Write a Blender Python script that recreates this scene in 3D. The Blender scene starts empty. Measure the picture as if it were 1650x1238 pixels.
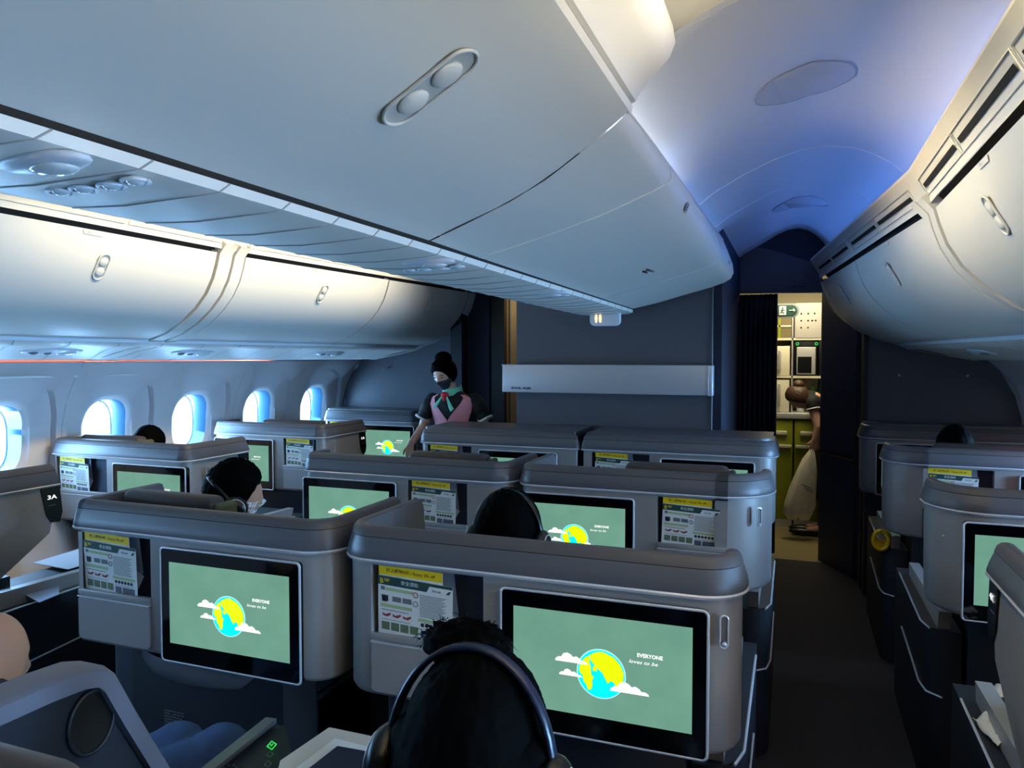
import bpy, bmesh, math, random
from mathutils import Vector, Matrix
from mathutils import noise as mnoise
random.seed(7)
PI = math.pi
SC = bpy.context.scene
COL = SC.collection

# ------------------------------------------------------------------ camera, world, exposure, big lights
FPX = 1200.0
EYE = 1.6
cam_d = bpy.data.cameras.new('camera')
cam_d.sensor_fit = 'HORIZONTAL'; cam_d.sensor_width = 36.0
cam_d.lens = FPX / 1650.0 * 36.0
cam_d.clip_start = 0.05; cam_d.clip_end = 100
cam = bpy.data.objects.new('camera', cam_d); COL.objects.link(cam)
pitch = math.atan(44.0 / FPX)
yaw = math.atan(455.0 / math.hypot(FPX, 44.0))
cam.location = (0, 0, EYE)
cam.rotation_euler = (PI/2 - pitch, 0, yaw)
SC.camera = cam
SC.view_settings.view_transform = 'Standard'
SC.view_settings.look = 'None'
SC.view_settings.exposure = 0.10
SC.view_settings.gamma = 1.0
try: SC.view_settings.use_curve_mapping = False
except Exception: pass
world = bpy.data.worlds.new('sky'); SC.world = world; world.use_nodes = True
bg = world.node_tree.nodes['Background']
bg.inputs['Color'].default_value = (0.80, 0.93, 1.0, 1); bg.inputs['Strength'].default_value = 1.7

def area(name, loc, aim, sx, sy, col, power, spread=PI):
    l = bpy.data.lights.new(name, 'AREA'); l.shape = 'RECTANGLE'; l.size = sx; l.size_y = sy
    l.color = col; l.energy = power; l.spread = spread
    o = bpy.data.objects.new(name, l); COL.objects.link(o)
    o.location = loc
    d = (Vector(aim) - Vector(loc)).normalized()
    up = Vector((0, 1, 0))
    if abs(d.dot(up)) > .9: up = Vector((0, 0, 1))
    z = -d; x = up.cross(z).normalized(); y = z.cross(x)      # local y runs along the cabin
    o.rotation_euler = Matrix((x, y, z)).transposed().to_euler()
    return o
TAPL, TAPR, KINK = 0.087, 0.112, 3.05
def shl(y): return max(0, y - KINK) * TAPL
def shr(y): return -max(0, y - KINK) * TAPR
BLUE = (0.09, 0.26, 1.0); WARM = (1.0, 0.80, 0.44); WHITE = (1.0, 0.93, 0.8); DAY = (0.31, 0.60, 1.0)
# ceiling cove strips of the right aisle (blue ahead, warm white at the back)
area('cove_strip_light', (.50, 2.60, 2.325), (.02, 2.60, 2.62), .03, 1.0, BLUE, 1.3)
o = area('cove_strip_light', (.485+shr(4.4), 4.45, 2.32), (.02+shr(4.4), 4.45, 2.62), .03, 2.75, BLUE, 3.6)
o.rotation_euler.rotate_axis('Z', 0); o.rotation_euler = (Matrix.Rotation(math.atan(TAPR), 3, 'Z') @ o.rotation_euler.to_matrix()).to_euler()
area('cove_strip_light', (.46, .6, 2.285), (.0, .6, 2.64), .03, 2.9, (1, .97, .95), 1.8)
area('cove_strip_light', (-.50, 4.2, 2.235), (-.1, 4.2, 2.62), .05, 3.0, (.12, .34, 1), 3.0)
area('cove_strip_light', (-.50, 2.45, 2.225), (-.1, 2.45, 2.60), .05, .9, (.8, .88, 1.0), 1.0)
area('cove_strip_light', (-.36, .45, 2.47), (.5, .45, 2.50), .05, 2.7, WARM, 7)
# warm wash strips on the lips over the bins
area('bin_wash_light', (-.30, .55, 2.52), (.62, .75, 2.0), .05, 2.4, WARM, 46, 1.8)
area('bin_wash_light', (.45, .4, 2.36), (-.30, .4, 2.46), .04, 2.8, (1, .9, .7), 7, .75)
area('bin_wash_light', (-.47, 3.1, 2.30), (.5, 3.3, 2.08), .03, 2.2, WARM, 8, 1.5)
area('bin_wash_light', (-1.84, .9, 2.50), (-2.72, .9, 2.06), .05, 3.8, WARM, 17, 1.25)
area('bin_wash_light', (-1.84, 3.6, 2.48), (-2.62, 3.6, 2.04), .05, 1.7, WARM, 8, 1.25)
# daylight at every cabin window
WIN_Y = [2.66 + .65*k for k in range(-5, 5)]
for y in WIN_Y:
    area('window_daylight', (-4.06 + (y-KINK)*.02*(y > KINK), y, 1.155), (0, y, 1.02), .50, .44, DAY, 25 if y > 0 else 14, 2.3)
    if y < 5: area('window_daylight', (1.84, y, 1.155), (-1, y, 1.10), .50, .44, DAY, 19, 1.15)
# rosy strip lights at the top of the side walls
area('sidewall_strip_light', (-3.57, 2.3, 1.572), (-3.75, 2.3, 1.2), .02, 6.2, (1, .25, .16), 10)
area('sidewall_strip_light', (1.30, 2.3, 1.572), (1.55, 2.3, 1.2), .02, 5.8, (1, .25, .16), 9)
# galley lamp, plus one added in the left passage
area('galley_light', (0.05, 6.9, 2.24), (0.05, 7.3, 0), .5, .7, (1, .86, .55), 17)
area('galley_light', (-2.1, 6.0, 2.3), (-2.3, 6.3, 1.2), .2, .2, (1, .8, .5), 2.5)  # added lamp, brightens the tan panel in the left passage

# ------------------------------------------------------------------ materials
def s2l(c): return tuple(((x/255+.055)/1.055)**2.4 if x/255 > .04045 else x/255/12.92 for x in c)
MATS = {}
def mat(name, rgb, rough=.5, metal=0, bump=0, bscale=200, emit=0, spec=.5, var=0, vscale=6, coat=0, lin=False):
    if name in MATS: return MATS[name]
    m = bpy.data.materials.new(name); m.use_nodes = True
    nt = m.node_tree; b = nt.nodes['Principled BSDF']
    c = rgb if lin else s2l(rgb)
    b.inputs['Base Color'].default_value = (*c, 1)
    b.inputs['Roughness'].default_value = rough; b.inputs['Metallic'].default_value = metal
    b.inputs['Specular IOR Level'].default_value = spec
    b.inputs['Coat Weight'].default_value = coat
    if emit:
        b.inputs['Emission Color'].default_value = (*c, 1); b.inputs['Emission Strength'].default_value = emit
        b.inputs['Base Color'].default_value = (0.01, 0.01, 0.01, 1)
    if bump or var:
        tc = nt.nodes.new('ShaderNodeTexCoord')
        n = nt.nodes.new('ShaderNodeTexNoise'); n.inputs['Scale'].default_value = bscale if bump else vscale
        nt.links.new(tc.outputs['Object'], n.inputs['Vector'])
        if bump:
            bp = nt.nodes.new('ShaderNodeBump'); bp.inputs['Strength'].default_value = bump
            bp.inputs['Distance'].default_value = .002
            nt.links.new(n.outputs['Fac'], bp.inputs['Height']); nt.links.new(bp.outputs['Normal'], b.inputs['Normal'])
        if var:
            n2 = nt.nodes.new('ShaderNodeTexNoise'); n2.inputs['Scale'].default_value = vscale
            nt.links.new(tc.outputs['Object'], n2.inputs['Vector'])
            mx = nt.nodes.new('ShaderNodeMix'); mx.data_type = 'RGBA'
            mx.inputs['A'].default_value = (*[x*(1-var) for x in c], 1); mx.inputs['B'].default_value = (*[min(1, x*(1+var)) for x in c], 1)
            nt.links.new(n2.outputs['Fac'], mx.inputs['Factor']); nt.links.new(mx.outputs['Result'], b.inputs['Base Color'])
    MATS[name] = m; return m
M_bin = mat('bin_plastic', (214, 213, 208), .42, bump=.05, bscale=900)
M_ceil = mat('ceiling_plastic', (222, 222, 220), .5, bump=.05, bscale=600)
M_wall = mat('sidewall_plastic', (196, 190, 190), .55, bump=.06, bscale=700)
M_gap = mat('dark_gap', (6, 6, 8), .8)
M_seam = mat('seam_grey', (150, 150, 148), .6)
M_rail = mat('rail_plastic', (205, 212, 222), .35)
M_shell = mat('shell_grey', (150, 147, 146), .33, metal=.1, bump=.12, bscale=1200)
M_band = mat('band_grey', (90, 91, 97), .33, bump=.15, bscale=900)
M_cap = mat('rim_cap_grey', (84, 81, 83), .45)
M_door = mat('pocket_door_grey', (142, 138, 138), .4)
M_silver = mat('silver_trim', (222, 224, 230), .25, metal=.35)
M_navy = mat('navy_laminate', (82, 84, 92), .5, bump=.05)
M_navy2 = mat('navy_fabric', (34, 42, 62), .75, bump=.4, bscale=1500)
M_dark = mat('dark_base', (24, 28, 38), .5)
M_black = mat('black_plastic', (8, 8, 10), .3)
M_glassblk = mat('screen_glass', (4, 4, 6), .06, spec=.6)
M_leather = mat('brown_leather', (66, 58, 56), .5, bump=.2, bscale=500)
M_head = mat('headrest_olive', (84, 90, 66), .7)
M_cush = mat('seat_fabric', (46, 48, 60), .8, bump=.3)
M_steel = mat('brushed_metal', (190, 190, 192), .35, metal=.35, bump=.15, bscale=400)
M_goldlt = mat('galley_glow_tan', (176, 160, 132), .5)
M_scr = mat('display_green', (104, 158, 138), .3, emit=1.0)
M_scr2 = mat('display_green_pale', (122, 172, 152), .3, emit=1.0)
M_cyan = mat('display_cyan', (0, 236, 244), .3, emit=1.1)
M_lime = mat('display_lime', (226, 240, 0), .3, emit=1.1)
M_white = mat('display_white', (255, 255, 255), .3, emit=1.15)
M_paper = mat('paper_white', (226, 228, 226), .5)
M_pgreen = mat('print_dark_green', (38, 72, 66), .5)
M_plime = mat('print_pale_green', (172, 194, 138), .5)
M_pgrey = mat('print_grey', (112, 116, 118), .5)
M_pdark = mat('print_dark', (44, 44, 50), .5)
M_pred = mat('print_red', (150, 60, 60), .5)
M_pyel = mat('print_yellow', (244, 206, 20), .5)
M_pblue = mat('folder_blue_grey', (118, 134, 152), .3)
M_skin = mat('skin', (214, 168, 142), .5)
M_skin2 = mat('skin_tan', (188, 138, 110), .5)
M_hair = mat('hair_black', (2, 2, 2), .7, spec=.03, bump=.3, bscale=300)
M_hairb = mat('hair_brown', (74, 50, 34), .5, bump=.5, bscale=300)
M_uni = mat('uniform_black', (12, 18, 20), .8)
M_pink = mat('apron_pink', (226, 150, 160), .75, bump=.2)
M_green = mat('scarf_green', (110, 206, 170), .6)
M_red = mat('scarf_red', (196, 20, 40), .6)
M_mask = mat('mask_grey', (56, 60, 68), .8)
M_cuff = mat('cuff_white', (230, 226, 214), .7)
M_jean = mat('denim', (44, 74, 122), .8, bump=.5, bscale=900, var=.3, vscale=30)
M_shirt = mat('shirt_dark', (30, 34, 48), .8)
M_limeG = mat('galley_lime_panel', (142, 150, 30), .4)
M_cream = mat('galley_cream', (226, 220, 198), .4)
M_bag = mat('bag_plastic', (216, 210, 186), .3, var=.25, vscale=18)
M_bottle = mat('bottle_green', (30, 70, 16), .1, spec=.8)
M_signw = mat('sign_plastic', (226, 228, 232), .35)
M_lit = mat('lit_symbol', (255, 226, 170), .3, emit=1.6)
M_ledg = mat('led_green', (60, 225, 90), .3, emit=.8)
M_ledb = mat('led_blue', (70, 90, 255), .3, emit=3)
M_exit = mat('exit_green', (16, 60, 50), .5)
M_yel = mat('yellow_cloth', (226, 190, 20), .7, bump=.5, bscale=90)
M_head_m = mat('headphone_navy', (24, 31, 50), .3)
M_lens = mat('lamp_lens', (206, 214, 220), .15)
def carpet():
    m = mat('carpet', (38, 36, 37), .95); nt = m.node_tree; b = nt.nodes['Principled BSDF']
    tc = nt.nodes.new('ShaderNodeTexCoord'); w = nt.nodes.new('ShaderNodeTexWave')
    w.inputs['Scale'].default_value = 60; w.inputs['Distortion'].default_value = 1.5; w.inputs['Detail'].default_value = 2
    nt.links.new(tc.outputs['Object'], w.inputs['Vector'])
    mx = nt.nodes.new('ShaderNodeMix'); mx.data_type = 'RGBA'
    mx.inputs['A'].default_value = (*s2l((30, 29, 31)), 1); mx.inputs['B'].default_value = (*s2l((48, 45, 45)), 1)
    nt.links.new(w.outputs['Fac'], mx.inputs['Factor']); nt.links.new(mx.outputs['Result'], b.inputs['Base Color'])
    return m
M_carpet = carpet()
def pane_mat():
    m = bpy.data.materials.new('window_pane'); m.use_nodes = True; nt = m.node_tree
    for n in list(nt.nodes): nt.nodes.remove(n)
    o = nt.nodes.new('ShaderNodeOutputMaterial'); t = nt.nodes.new('ShaderNodeBsdfTransparent')
    t.inputs['Color'].default_value = (.93, .98, 1, 1)
    g = nt.nodes.new('ShaderNodeBsdfGlossy'); g.inputs['Roughness'].default_value = .05
    mx = nt.nodes.new('ShaderNodeMixShader'); mx.inputs[0].default_value = .06
    nt.links.new(t.outputs[0], mx.inputs[1]); nt.links.new(g.outputs[0], mx.inputs[2]); nt.links.new(mx.outputs[0], o.inputs[0])
    return m
M_pane = pane_mat()

# ------------------------------------------------------------------ mesh builder
_txt = {}
def text_geo(s, bold=0.0, shear=0.0):
    k = (s, bold, shear)
    if k in _txt: return _txt[k]
    c = bpy.data.curves.new('t', 'FONT'); c.body = s; c.size = 1; c.offset = bold; c.shear = shear
    c.align_x = 'LEFT'; c.resolution_u = 2
    o = bpy.data.objects.new('t', c); COL.objects.link(o)
    dg = bpy.context.evaluated_depsgraph_get(); me = bpy.data.meshes.new_from_object(o.evaluated_get(dg))
    vs = [tuple(v.co) for v in me.vertices]; fs = [tuple(p.vertices) for p in me.polygons]
    bpy.data.objects.remove(o); bpy.data.curves.remove(c); bpy.data.meshes.remove(me)
    xs = [v[0] for v in vs] or [0]
    r = (vs, fs, min(xs), max(xs)); _txt[k] = r; return r

class MB:
    def __init__(s): s.v = []; s.f = []; s.m = []; s.mats = []; s.sm = []
    def mi(s, m):
        if m not in s.mats: s.mats.append(m)
        return s.mats.index(m)
    def add(s, vs, fs, m, smooth=False):
        b = len(s.v); s.v += [tuple(v) for v in vs]; k = s.mi(m)
        for f in fs: s.f.append([b+i for i in f]); s.m.append(k); s.sm.append(smooth)
    def box(s, a, b, m, bev=0):
        x0, y0, z0 = a; x1, y1, z1 = b
        if not bev:
            vs = [(x, y, z) for x in (x0, x1) for y in (y0, y1) for z in (z0, z1)]
            s.add(vs, [(0,1,3,2),(4,6,7,5),(0,4,5,1),(2,3,7,6),(0,2,6,4),(1,5,7,3)], m); return
        bm = bmesh.new(); bmesh.ops.create_cube(bm, size=1)
        for v in bm.verts:
            v.co = Vector(((x0+x1)/2+v.co.x*(x1-x0), (y0+y1)/2+v.co.y*(y1-y0), (z0+z1)/2+v.co.z*(z1-z0)))
        bmesh.ops.bevel(bm, geom=bm.edges[:], offset=bev, segments=3, profile=.5, affect='EDGES')
        bm.verts.ensure_lookup_table(); s.add([v.co.copy() for v in bm.verts], [[v.index for v in f.verts] for f in bm.faces], m, True); bm.free()
    def grid(s, rows, m, smooth=True, skip=None, flip=False):
        n = len(rows[0]); vs = [p for r in rows for p in r]; fs = []
        for i in range(len(rows)-1):
            for j in range(n-1):
                if skip and skip(i, j): continue
                q = (i*n+j, i*n+j+1, (i+1)*n+j+1, (i+1)*n+j)
                fs.append(q[::-1] if flip else q)
        s.add(vs, fs, m, smooth)
    def poly(s, pts, m): s.add(pts, [list(range(len(pts)))], m)
    def prism(s, pts, d, m, smooth=False):
        n = len(pts); d = Vector(d); a = [Vector(p) for p in pts]; b = [p+d for p in a]
        s.add(a+b, [list(range(n))[::-1], list(range(n, 2*n))] + [(i, (i+1) % n, n+(i+1) % n, n+i) for i in range(n)], m, smooth)
    def tube(s, pts, r, m, seg=10, cap=True, r2=None):
        pts = [Vector(p) for p in pts]; rows = []; n = len(pts)
        rr = r if isinstance(r, (list, tuple)) else [r]*n
        prev = None
        for i, p in enumerate(pts):
            t = (pts[min(i+1, n-1)] - pts[max(i-1, 0)]).normalized()
            if prev is None:
                u = t.orthogonal().normalized()
            else:
                u = (prev - t*prev.dot(t)).normalized()
            prev = u; w = t.cross(u)
            rows.append([p + (u*math.cos(2*PI*k/seg) + w*math.sin(2*PI*k/seg))*rr[i] for k in range(seg)])
        vs = [q for r_ in rows for q in r_]; fs = []
        for i in range(n-1):
            for k in range(seg): fs.append((i*seg+k, i*seg+(k+1) % seg, (i+1)*seg+(k+1) % seg, (i+1)*seg+k))
        if cap: fs.append(list(range(seg))[::-1]); fs.append([(n-1)*seg+k for k in range(seg)])
        s.add(vs, fs, m, True)
    def ball(s, c, r, m, seg=20, rings=12, fn=None, rot=None):
        vs = []; fs = []
        for i in range(rings+1):
            ph = PI*i/rings
            for k in range(seg):
                th = 2*PI*k/seg; d = Vector((math.sin(ph)*math.cos(th), math.sin(ph)*math.sin(th), math.cos(ph)))
                p = Vector((d.x*r[0], d.y*r[1], d.z*r[2])) if not fn else fn(d)
                if rot: p = rot @ p
                vs.append(p + Vector(c))
        for i in range(rings):
            for k in range(seg): fs.append((i*seg+k, (i+1)*seg+k, (i+1)*seg+(k+1) % seg, i*seg+(k+1) % seg))
        s.add(vs, fs, m, True)
    def text(s, st, org, ux, uy, h, m, bold=0, shear=0, width=None, center=False):
        vs, fs, a, b = text_geo(st, bold, shear); ux = Vector(ux); uy = Vector(uy); org = Vector(org)
        kx = h*1.4
        if width: kx = width/max(b-a, 1e-6)
        off = -(a+b)/2 if center else -a
        s.add([org + ux*((v[0]+off)*kx) + uy*(v[1]*h*1.4) for v in vs], fs, m)
    def build(s, name, parent=None, origin=None, auto=None):
        me = bpy.data.meshes.new(name)
        o0 = Vector(origin) if origin is not None else Vector((0, 0, 0))
        if parent is not None and origin is None and parent.get('_w') is not None: o0 = Vector(parent['_w'])
        me.from_pydata([tuple(Vector(v)-o0) for v in s.v], [], s.f); me.validate()
        if len(me.polygons) == len(s.f):
            me.polygons.foreach_set('material_index', s.m); me.polygons.foreach_set('use_smooth', s.sm)
        else:
            print('VALIDATE DROPPED FACES', name, len(s.f), len(me.polygons))
        for m in s.mats: me.materials.append(m)
        me.update()
        bm = bmesh.new(); bm.from_mesh(me); bmesh.ops.remove_doubles(bm, verts=bm.verts, dist=1e-5)
        bmesh.ops.recalc_face_normals(bm, faces=bm.faces); bm.to_mesh(me); bm.free()
        o = bpy.data.objects.new(name, me); COL.objects.link(o)
        if parent is not None: o.parent = parent
        else: o.location = o0
        if auto:
            try: me.set_sharp_from_angle(angle=math.radians(auto))
            except Exception: pass
        return o
def tag(o, label=None, cat=None, group=None, kind=None):
    if label: o['label'] = label
    if cat: o['category'] = cat
    if group: o['group'] = group
    if kind: o['kind'] = kind
    return o
def thing(name, label, cat, loc, group=None):
    o = bpy.data.objects.new(name, None); COL.objects.link(o); o.location = loc; o.empty_display_size = .05
    o['_w'] = tuple(loc)
    return tag(o, label, cat, group)
def struct(name, mb, label=None, auto=40):
    o = mb.build(name, auto=auto); o['kind'] = 'structure'
    return o
def copy_tree(o, parent=None):
    c = o.copy(); COL.objects.link(c)
    if parent is not None: c.parent = parent; c.matrix_parent_inverse = o.matrix_parent_inverse.copy()
    for ch in list(o.children): copy_tree(ch, c)
    return c
def capsule(cx, cy, hw, hh, n=10):
    pts = []
    r = min(hw, hh)
    if hh >= hw:
        for k in range(n+1): a = PI*k/n; pts.append((cx+r*math.cos(a), cy+(hh-r)+r*math.sin(a)))
        for k in range(n+1): a = PI+PI*k/n; pts.append((cx+r*math.cos(a), cy-(hh-r)+r*math.sin(a)))
    else:
        for k in range(n+1): a = -PI/2+PI*k/n; pts.append((cx+(hw-r)+r*math.cos(a), cy+r*math.sin(a)))
        for k in range(n+1): a = PI/2+PI*k/n; pts.append((cx-(hw-r)+r*math.cos(a), cy+r*math.sin(a)))
    return pts
def rrect(x0, x1, z0, z1, r, n=5):
    pts = []
    for cx, cz, a0 in ((x1-r, z1-r, 0), (x0+r, z1-r, PI/2), (x0+r, z0+r, PI), (x1-r, z0+r, 1.5*PI)):
        for k in range(n+1): a = a0+PI/2*k/n; pts.append((cx+r*math.cos(a), cz+r*math.sin(a)))
    return pts

# ------------------------------------------------------------------ floor, hull, side walls with windows
Y0, Y1 = -2.4, 5.6
mb = MB(); mb.box((-4.1, Y0, -.06), (1.9, 6.22, 0), M_carpet); struct('floor', mb)
mb = MB(); mb.box((-4.1, 6.22, -.06), (1.9, 8.3, 0), mat('galley_floor', (140, 128, 92), .35, bump=.1)); struct('floor_galley', mb)
mb = MB()
hull = [(-4.12, 1.5), (-3.95, 1.95), (-3.3, 2.5), (-2.3, 2.86), (-1.1, 2.95), (.1, 2.86), (1.1, 2.5), (1.78, 1.95), (1.9, 1.5)]
mb.grid([[(x, y, z) for x, z in hull] for y in (Y0, 8.3)], M_bin, False)
mb.box((-4.12, Y0, 1.49), (-3.695, 8.3, 1.50), M_bin); mb.box((1.475, Y0, 1.49), (1.9, 8.3, 1.50), M_bin)  # added ledges seal the wall cavity against sky light
for x0, x1, xo in ((-4.12, -3.80, -4.12), (1.58, 1.9, 1.88)):
    mb.box((x0, Y0, .74), (x1, 8.3, .75), M_bin); mb.box((xo, Y0, 0), (xo+.02, 8.3, .75), M_bin)
for xo in (-4.12, 1.88): mb.box((xo, 5.95, .75), (xo+.02, 8.3, 1.5), M_bin); mb.box((xo if xo < 0 else 1.3, 5.93, .75), (-3.5 if xo < 0 else 1.9, 5.95, 1.5), M_bin)
struct('ceiling_light_seal', mb)  # unseen outer hull, added so sky light enters only by the windows
mb = MB(); mb.box((-4.12, Y0-.05, 0), (1.9, Y0, 2.95), M_navy); struct('wall_back', mb)  # unseen end wall added to close the cabin against sky light
mb = MB(); mb.box((-4.12, 8.3, 0), (1.9, 8.35, 2.95), M_navy); struct('wall_galley_end', mb)  # unseen end cap added to shut sky light out at the front

def wall_prof(z):   # inner surface, distance from the cabin middle
    P = [(0, 2.45), (.45, 2.66), (.8, 2.715), (1.0, 2.72), (1.2, 2.71), (1.35, 2.67), (1.5, 2.59), (1.59, 2.50)]
    for (a, xa), (b, xb) in zip(P, P[1:]):
        if z <= b: t = (z-a)/(b-a); t = max(0, t); return xa + (xb-xa)*t
    return P[-1][1]
CX = -1.11
def sidewall(side):
    s = -1 if side == 'left' else 1
    tp = (lambda y: shl(y)*.55) if s < 0 else (lambda y: -shr(y)*.9)
    def P(y, z, out=0): return (CX + s*(wall_prof(z)+out) + (shl(y)*.45 if s < 0 else shr(y)*.8), y, z)
    mb = MB(); z0, z1 = .55, 1.585
    for yc in WIN_Y:
        ya, yb = yc-.325, yc+.325
        zc = 1.15
        angs = sorted(set([round(2*PI*k/64, 6) for k in range(64)] + [round(math.atan2(a-zc, b-yc) % (2*PI), 6) for a in (z0, z1) for b in (ya, yb)]))
        def se(a, hw, hh, n, cz):
            c, d = math.cos(a), math.sin(a)
            r = (abs(c/hw)**n + abs(d/hh)**n)**(-1/n); return yc+r*c, cz+r*d
        def rect(a):
            c, d = math.cos(a), math.sin(a)
            t = 9
            if c > 1e-9: t = min(t, (yb-yc)/c)
            if c < -1e-9: t = min(t, (ya-yc)/c)
            if d > 1e-9: t = min(t, (z1-zc)/d)
            if d < -1e-9: t = min(t, (z0-zc)/d)
            return yc+c*t, zc+d*t
        rings = [[], [], [], [], [], [], []]
        for a in angs+[angs[0]]:
            y, z = rect(a); rings[0].append(P(y, z))
            y, z = se(a, .292, .372, 2.7, 1.125); rings[1].append(P(y, z)); 
            y, z = se(a, .285, .362, 2.7, 1.125); rings[2].append(P(y, z, .034))
            y, z = se(a, .172, .222, 2.9, 1.155); rings[3].append(P(y, z, .044))
            y, z = se(a, .163, .212, 2.9, 1.155); rings[4].append(P(y, z, .058))
            y, z = se(a, .146, .188, 2.9, 1.155); rings[5].append(P(y, z, .07))
            y, z = se(a, .138, .180, 2.9, 1.155); rings[6].append(P(y, z, .17))
        mb.grid(rings[:3], M_wall, True); mb.grid(rings[2:6], M_wall, True); mb.grid(rings[5:], mat('window_reveal', (62, 112, 142), .35), True)
    ys = [WIN_Y[0]-.325-1.0, WIN_Y[0]-.325]
    mb.grid([[P(y, z) for z in (z0, .8, 1.0, 1.2, 1.35, 1.5, z1)] for y in (Y0, WIN_Y[0]-.325)], M_wall)
    ye = WIN_Y[-1]+.325
    mb.grid([[P(y, z) for z in (z0, .8, 1.0, 1.2, 1.35, 1.5, z1)] for y in (ye, 6.3)], M_wall)
    mb.grid([[P(y, z) for z in (0, .3, .45, z0)] for y in [Y0]+[w-.325 for w in WIN_Y]+[ye, 6.3]], M_wall)
    for yv in [w-.325 for w in WIN_Y[::2]]:
        mb.grid([[P(y, z, -.0015) for z in (z0, .8, 1.0, 1.2, 1.35, 1.5, z1)] for y in (yv-.002, yv+.002)], M_seam)
    struct('wall_'+side, mb, auto=50)
    for k, yc in enumerate(WIN_Y):
        w = MB(); pts = []
        for a in range(40):
            t = 2*PI*a/40; c, d = math.cos(t), math.sin(t); r = (abs(c/.14)**2.9+abs(d/.182)**2.9)**(-1/2.9)
            q = P(yc+r*c, 1.155+r*d, 0); pts.append((P(yc, 1.155, .165)[0], q[1], q[2]))
        w.prism(pts, (s*.006, 0, 0), M_pane)
        # slim frame of the outer pane
        fr = [(p[0]+s*.01, p[1], p[2]) for p in pts]
        w.tube(fr+[fr[0]], .006, mat('window_seal', (90, 120, 140), .4), 6, False)
        struct('window_%d' % (k+1 + (0 if s < 0 else 10)), w)
sidewall('left'); sidewall('right')

# ------------------------------------------------------------------ window bins (both sides), vents, service strips
BINP = [(1.56, 2.115), (1.575, 2.06), (1.60, 1.99), (1.645, 1.915), (1.71, 1.845), (1.80, 1.775), (1.91, 1.72), (2.02, 1.688)]
VENT = [(1.545, 2.135), (1.54, 2.17), (1.50, 2.235), (1.483, 2.258)]
PSU = [(2.03, 1.672), (2.06, 1.655), (2.15, 1.645), (2.27, 1.62), (2.38, 1.59), (2.47, 1.578), (2.50, 1.585)]
def side_x(s, d, y): return CX + s*d + (shl(y) if s < 0 else shr(y))
def ys_between(a, b, st=.3):
    out = [a]; n = max(1, int((b-a)/st))
    for k in range(1, n+1): out.append(a+(b-a)*k/n)
    if a < KINK < b: out.append(KINK); out.sort()
    return out
def strip(mb, s, prof, a, b, m, off=0):
    mb.grid([[(side_x(s, d-off, y), y, z-off*.6) for d, z in prof] for y in ys_between(a, b)], m, True, flip=(s > 0))
def prof_interp(prof, t):
    L = [0]
    for p, q in zip(prof, prof[1:]): L.append(L[-1]+math.dist(p, q))
    x = t*L[-1]
    for i in range(len(prof)-1):
        if x <= L[i+1] or i == len(prof)-2:
            k = (x-L[i])/(L[i+1]-L[i]); p, q = prof[i], prof[i+1]
            tx, tz = (q[0]-p[0])/(L[i+1]-L[i]), (q[1]-p[1])/(L[i+1]-L[i])
            return (p[0]+(q[0]-p[0])*k, p[1]+(q[1]-p[1])*k), (tx, tz)
def latch(parent, s, prof, tc, yc, xf, hl=.062, hw=.026):
    """recessed oval latch on a curved bin door: frame ring, dark bowl, two paddles"""
    (dx, dz), (tx, tz) = prof_interp(prof, tc)
    C = Vector((xf(dx, yc), yc, dz)); T = Vector((s*tx, 0, tz)).normalized(); Yv = Vector((0, 1, 0))
    N = T.cross(Yv).normalized()
    inward = Vector((-s, 0, -.7)) if True else 0
    if N.dot(inward) < 0: N = -N
    mb = MB()
    out = [C + T*v + Yv*u + N*.004 for u, v in capsule(0, 0, hw, hl)]
    mb.tube(out+[out[0]], .0035, M_bin, 6, False)
    mb.poly([C + T*v + Yv*u + N*.002 for u, v in capsule(0, 0, hw, hl)], mat('latch_bowl', (184, 184, 180), .5))
    fr = mb.build('latch_bowl', parent)
    mb = MB()
    for sg in (-1, 1):
        Q = C + T*(hl*.38*sg) + N*.004
        rot = Matrix((Yv, T, N)).transposed()
        mb.ball(Q, (1, 1, 1), M_bin, 16, 8, fn=lambda d: Vector((d.x*hw*.8, d.y*hw*.85, d.z*.008)), rot=rot)
    mb.build('latch_paddle', parent)
SEATROW = {'left': 'over the left window seats', 'right': 'over the right window seats'}
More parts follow.
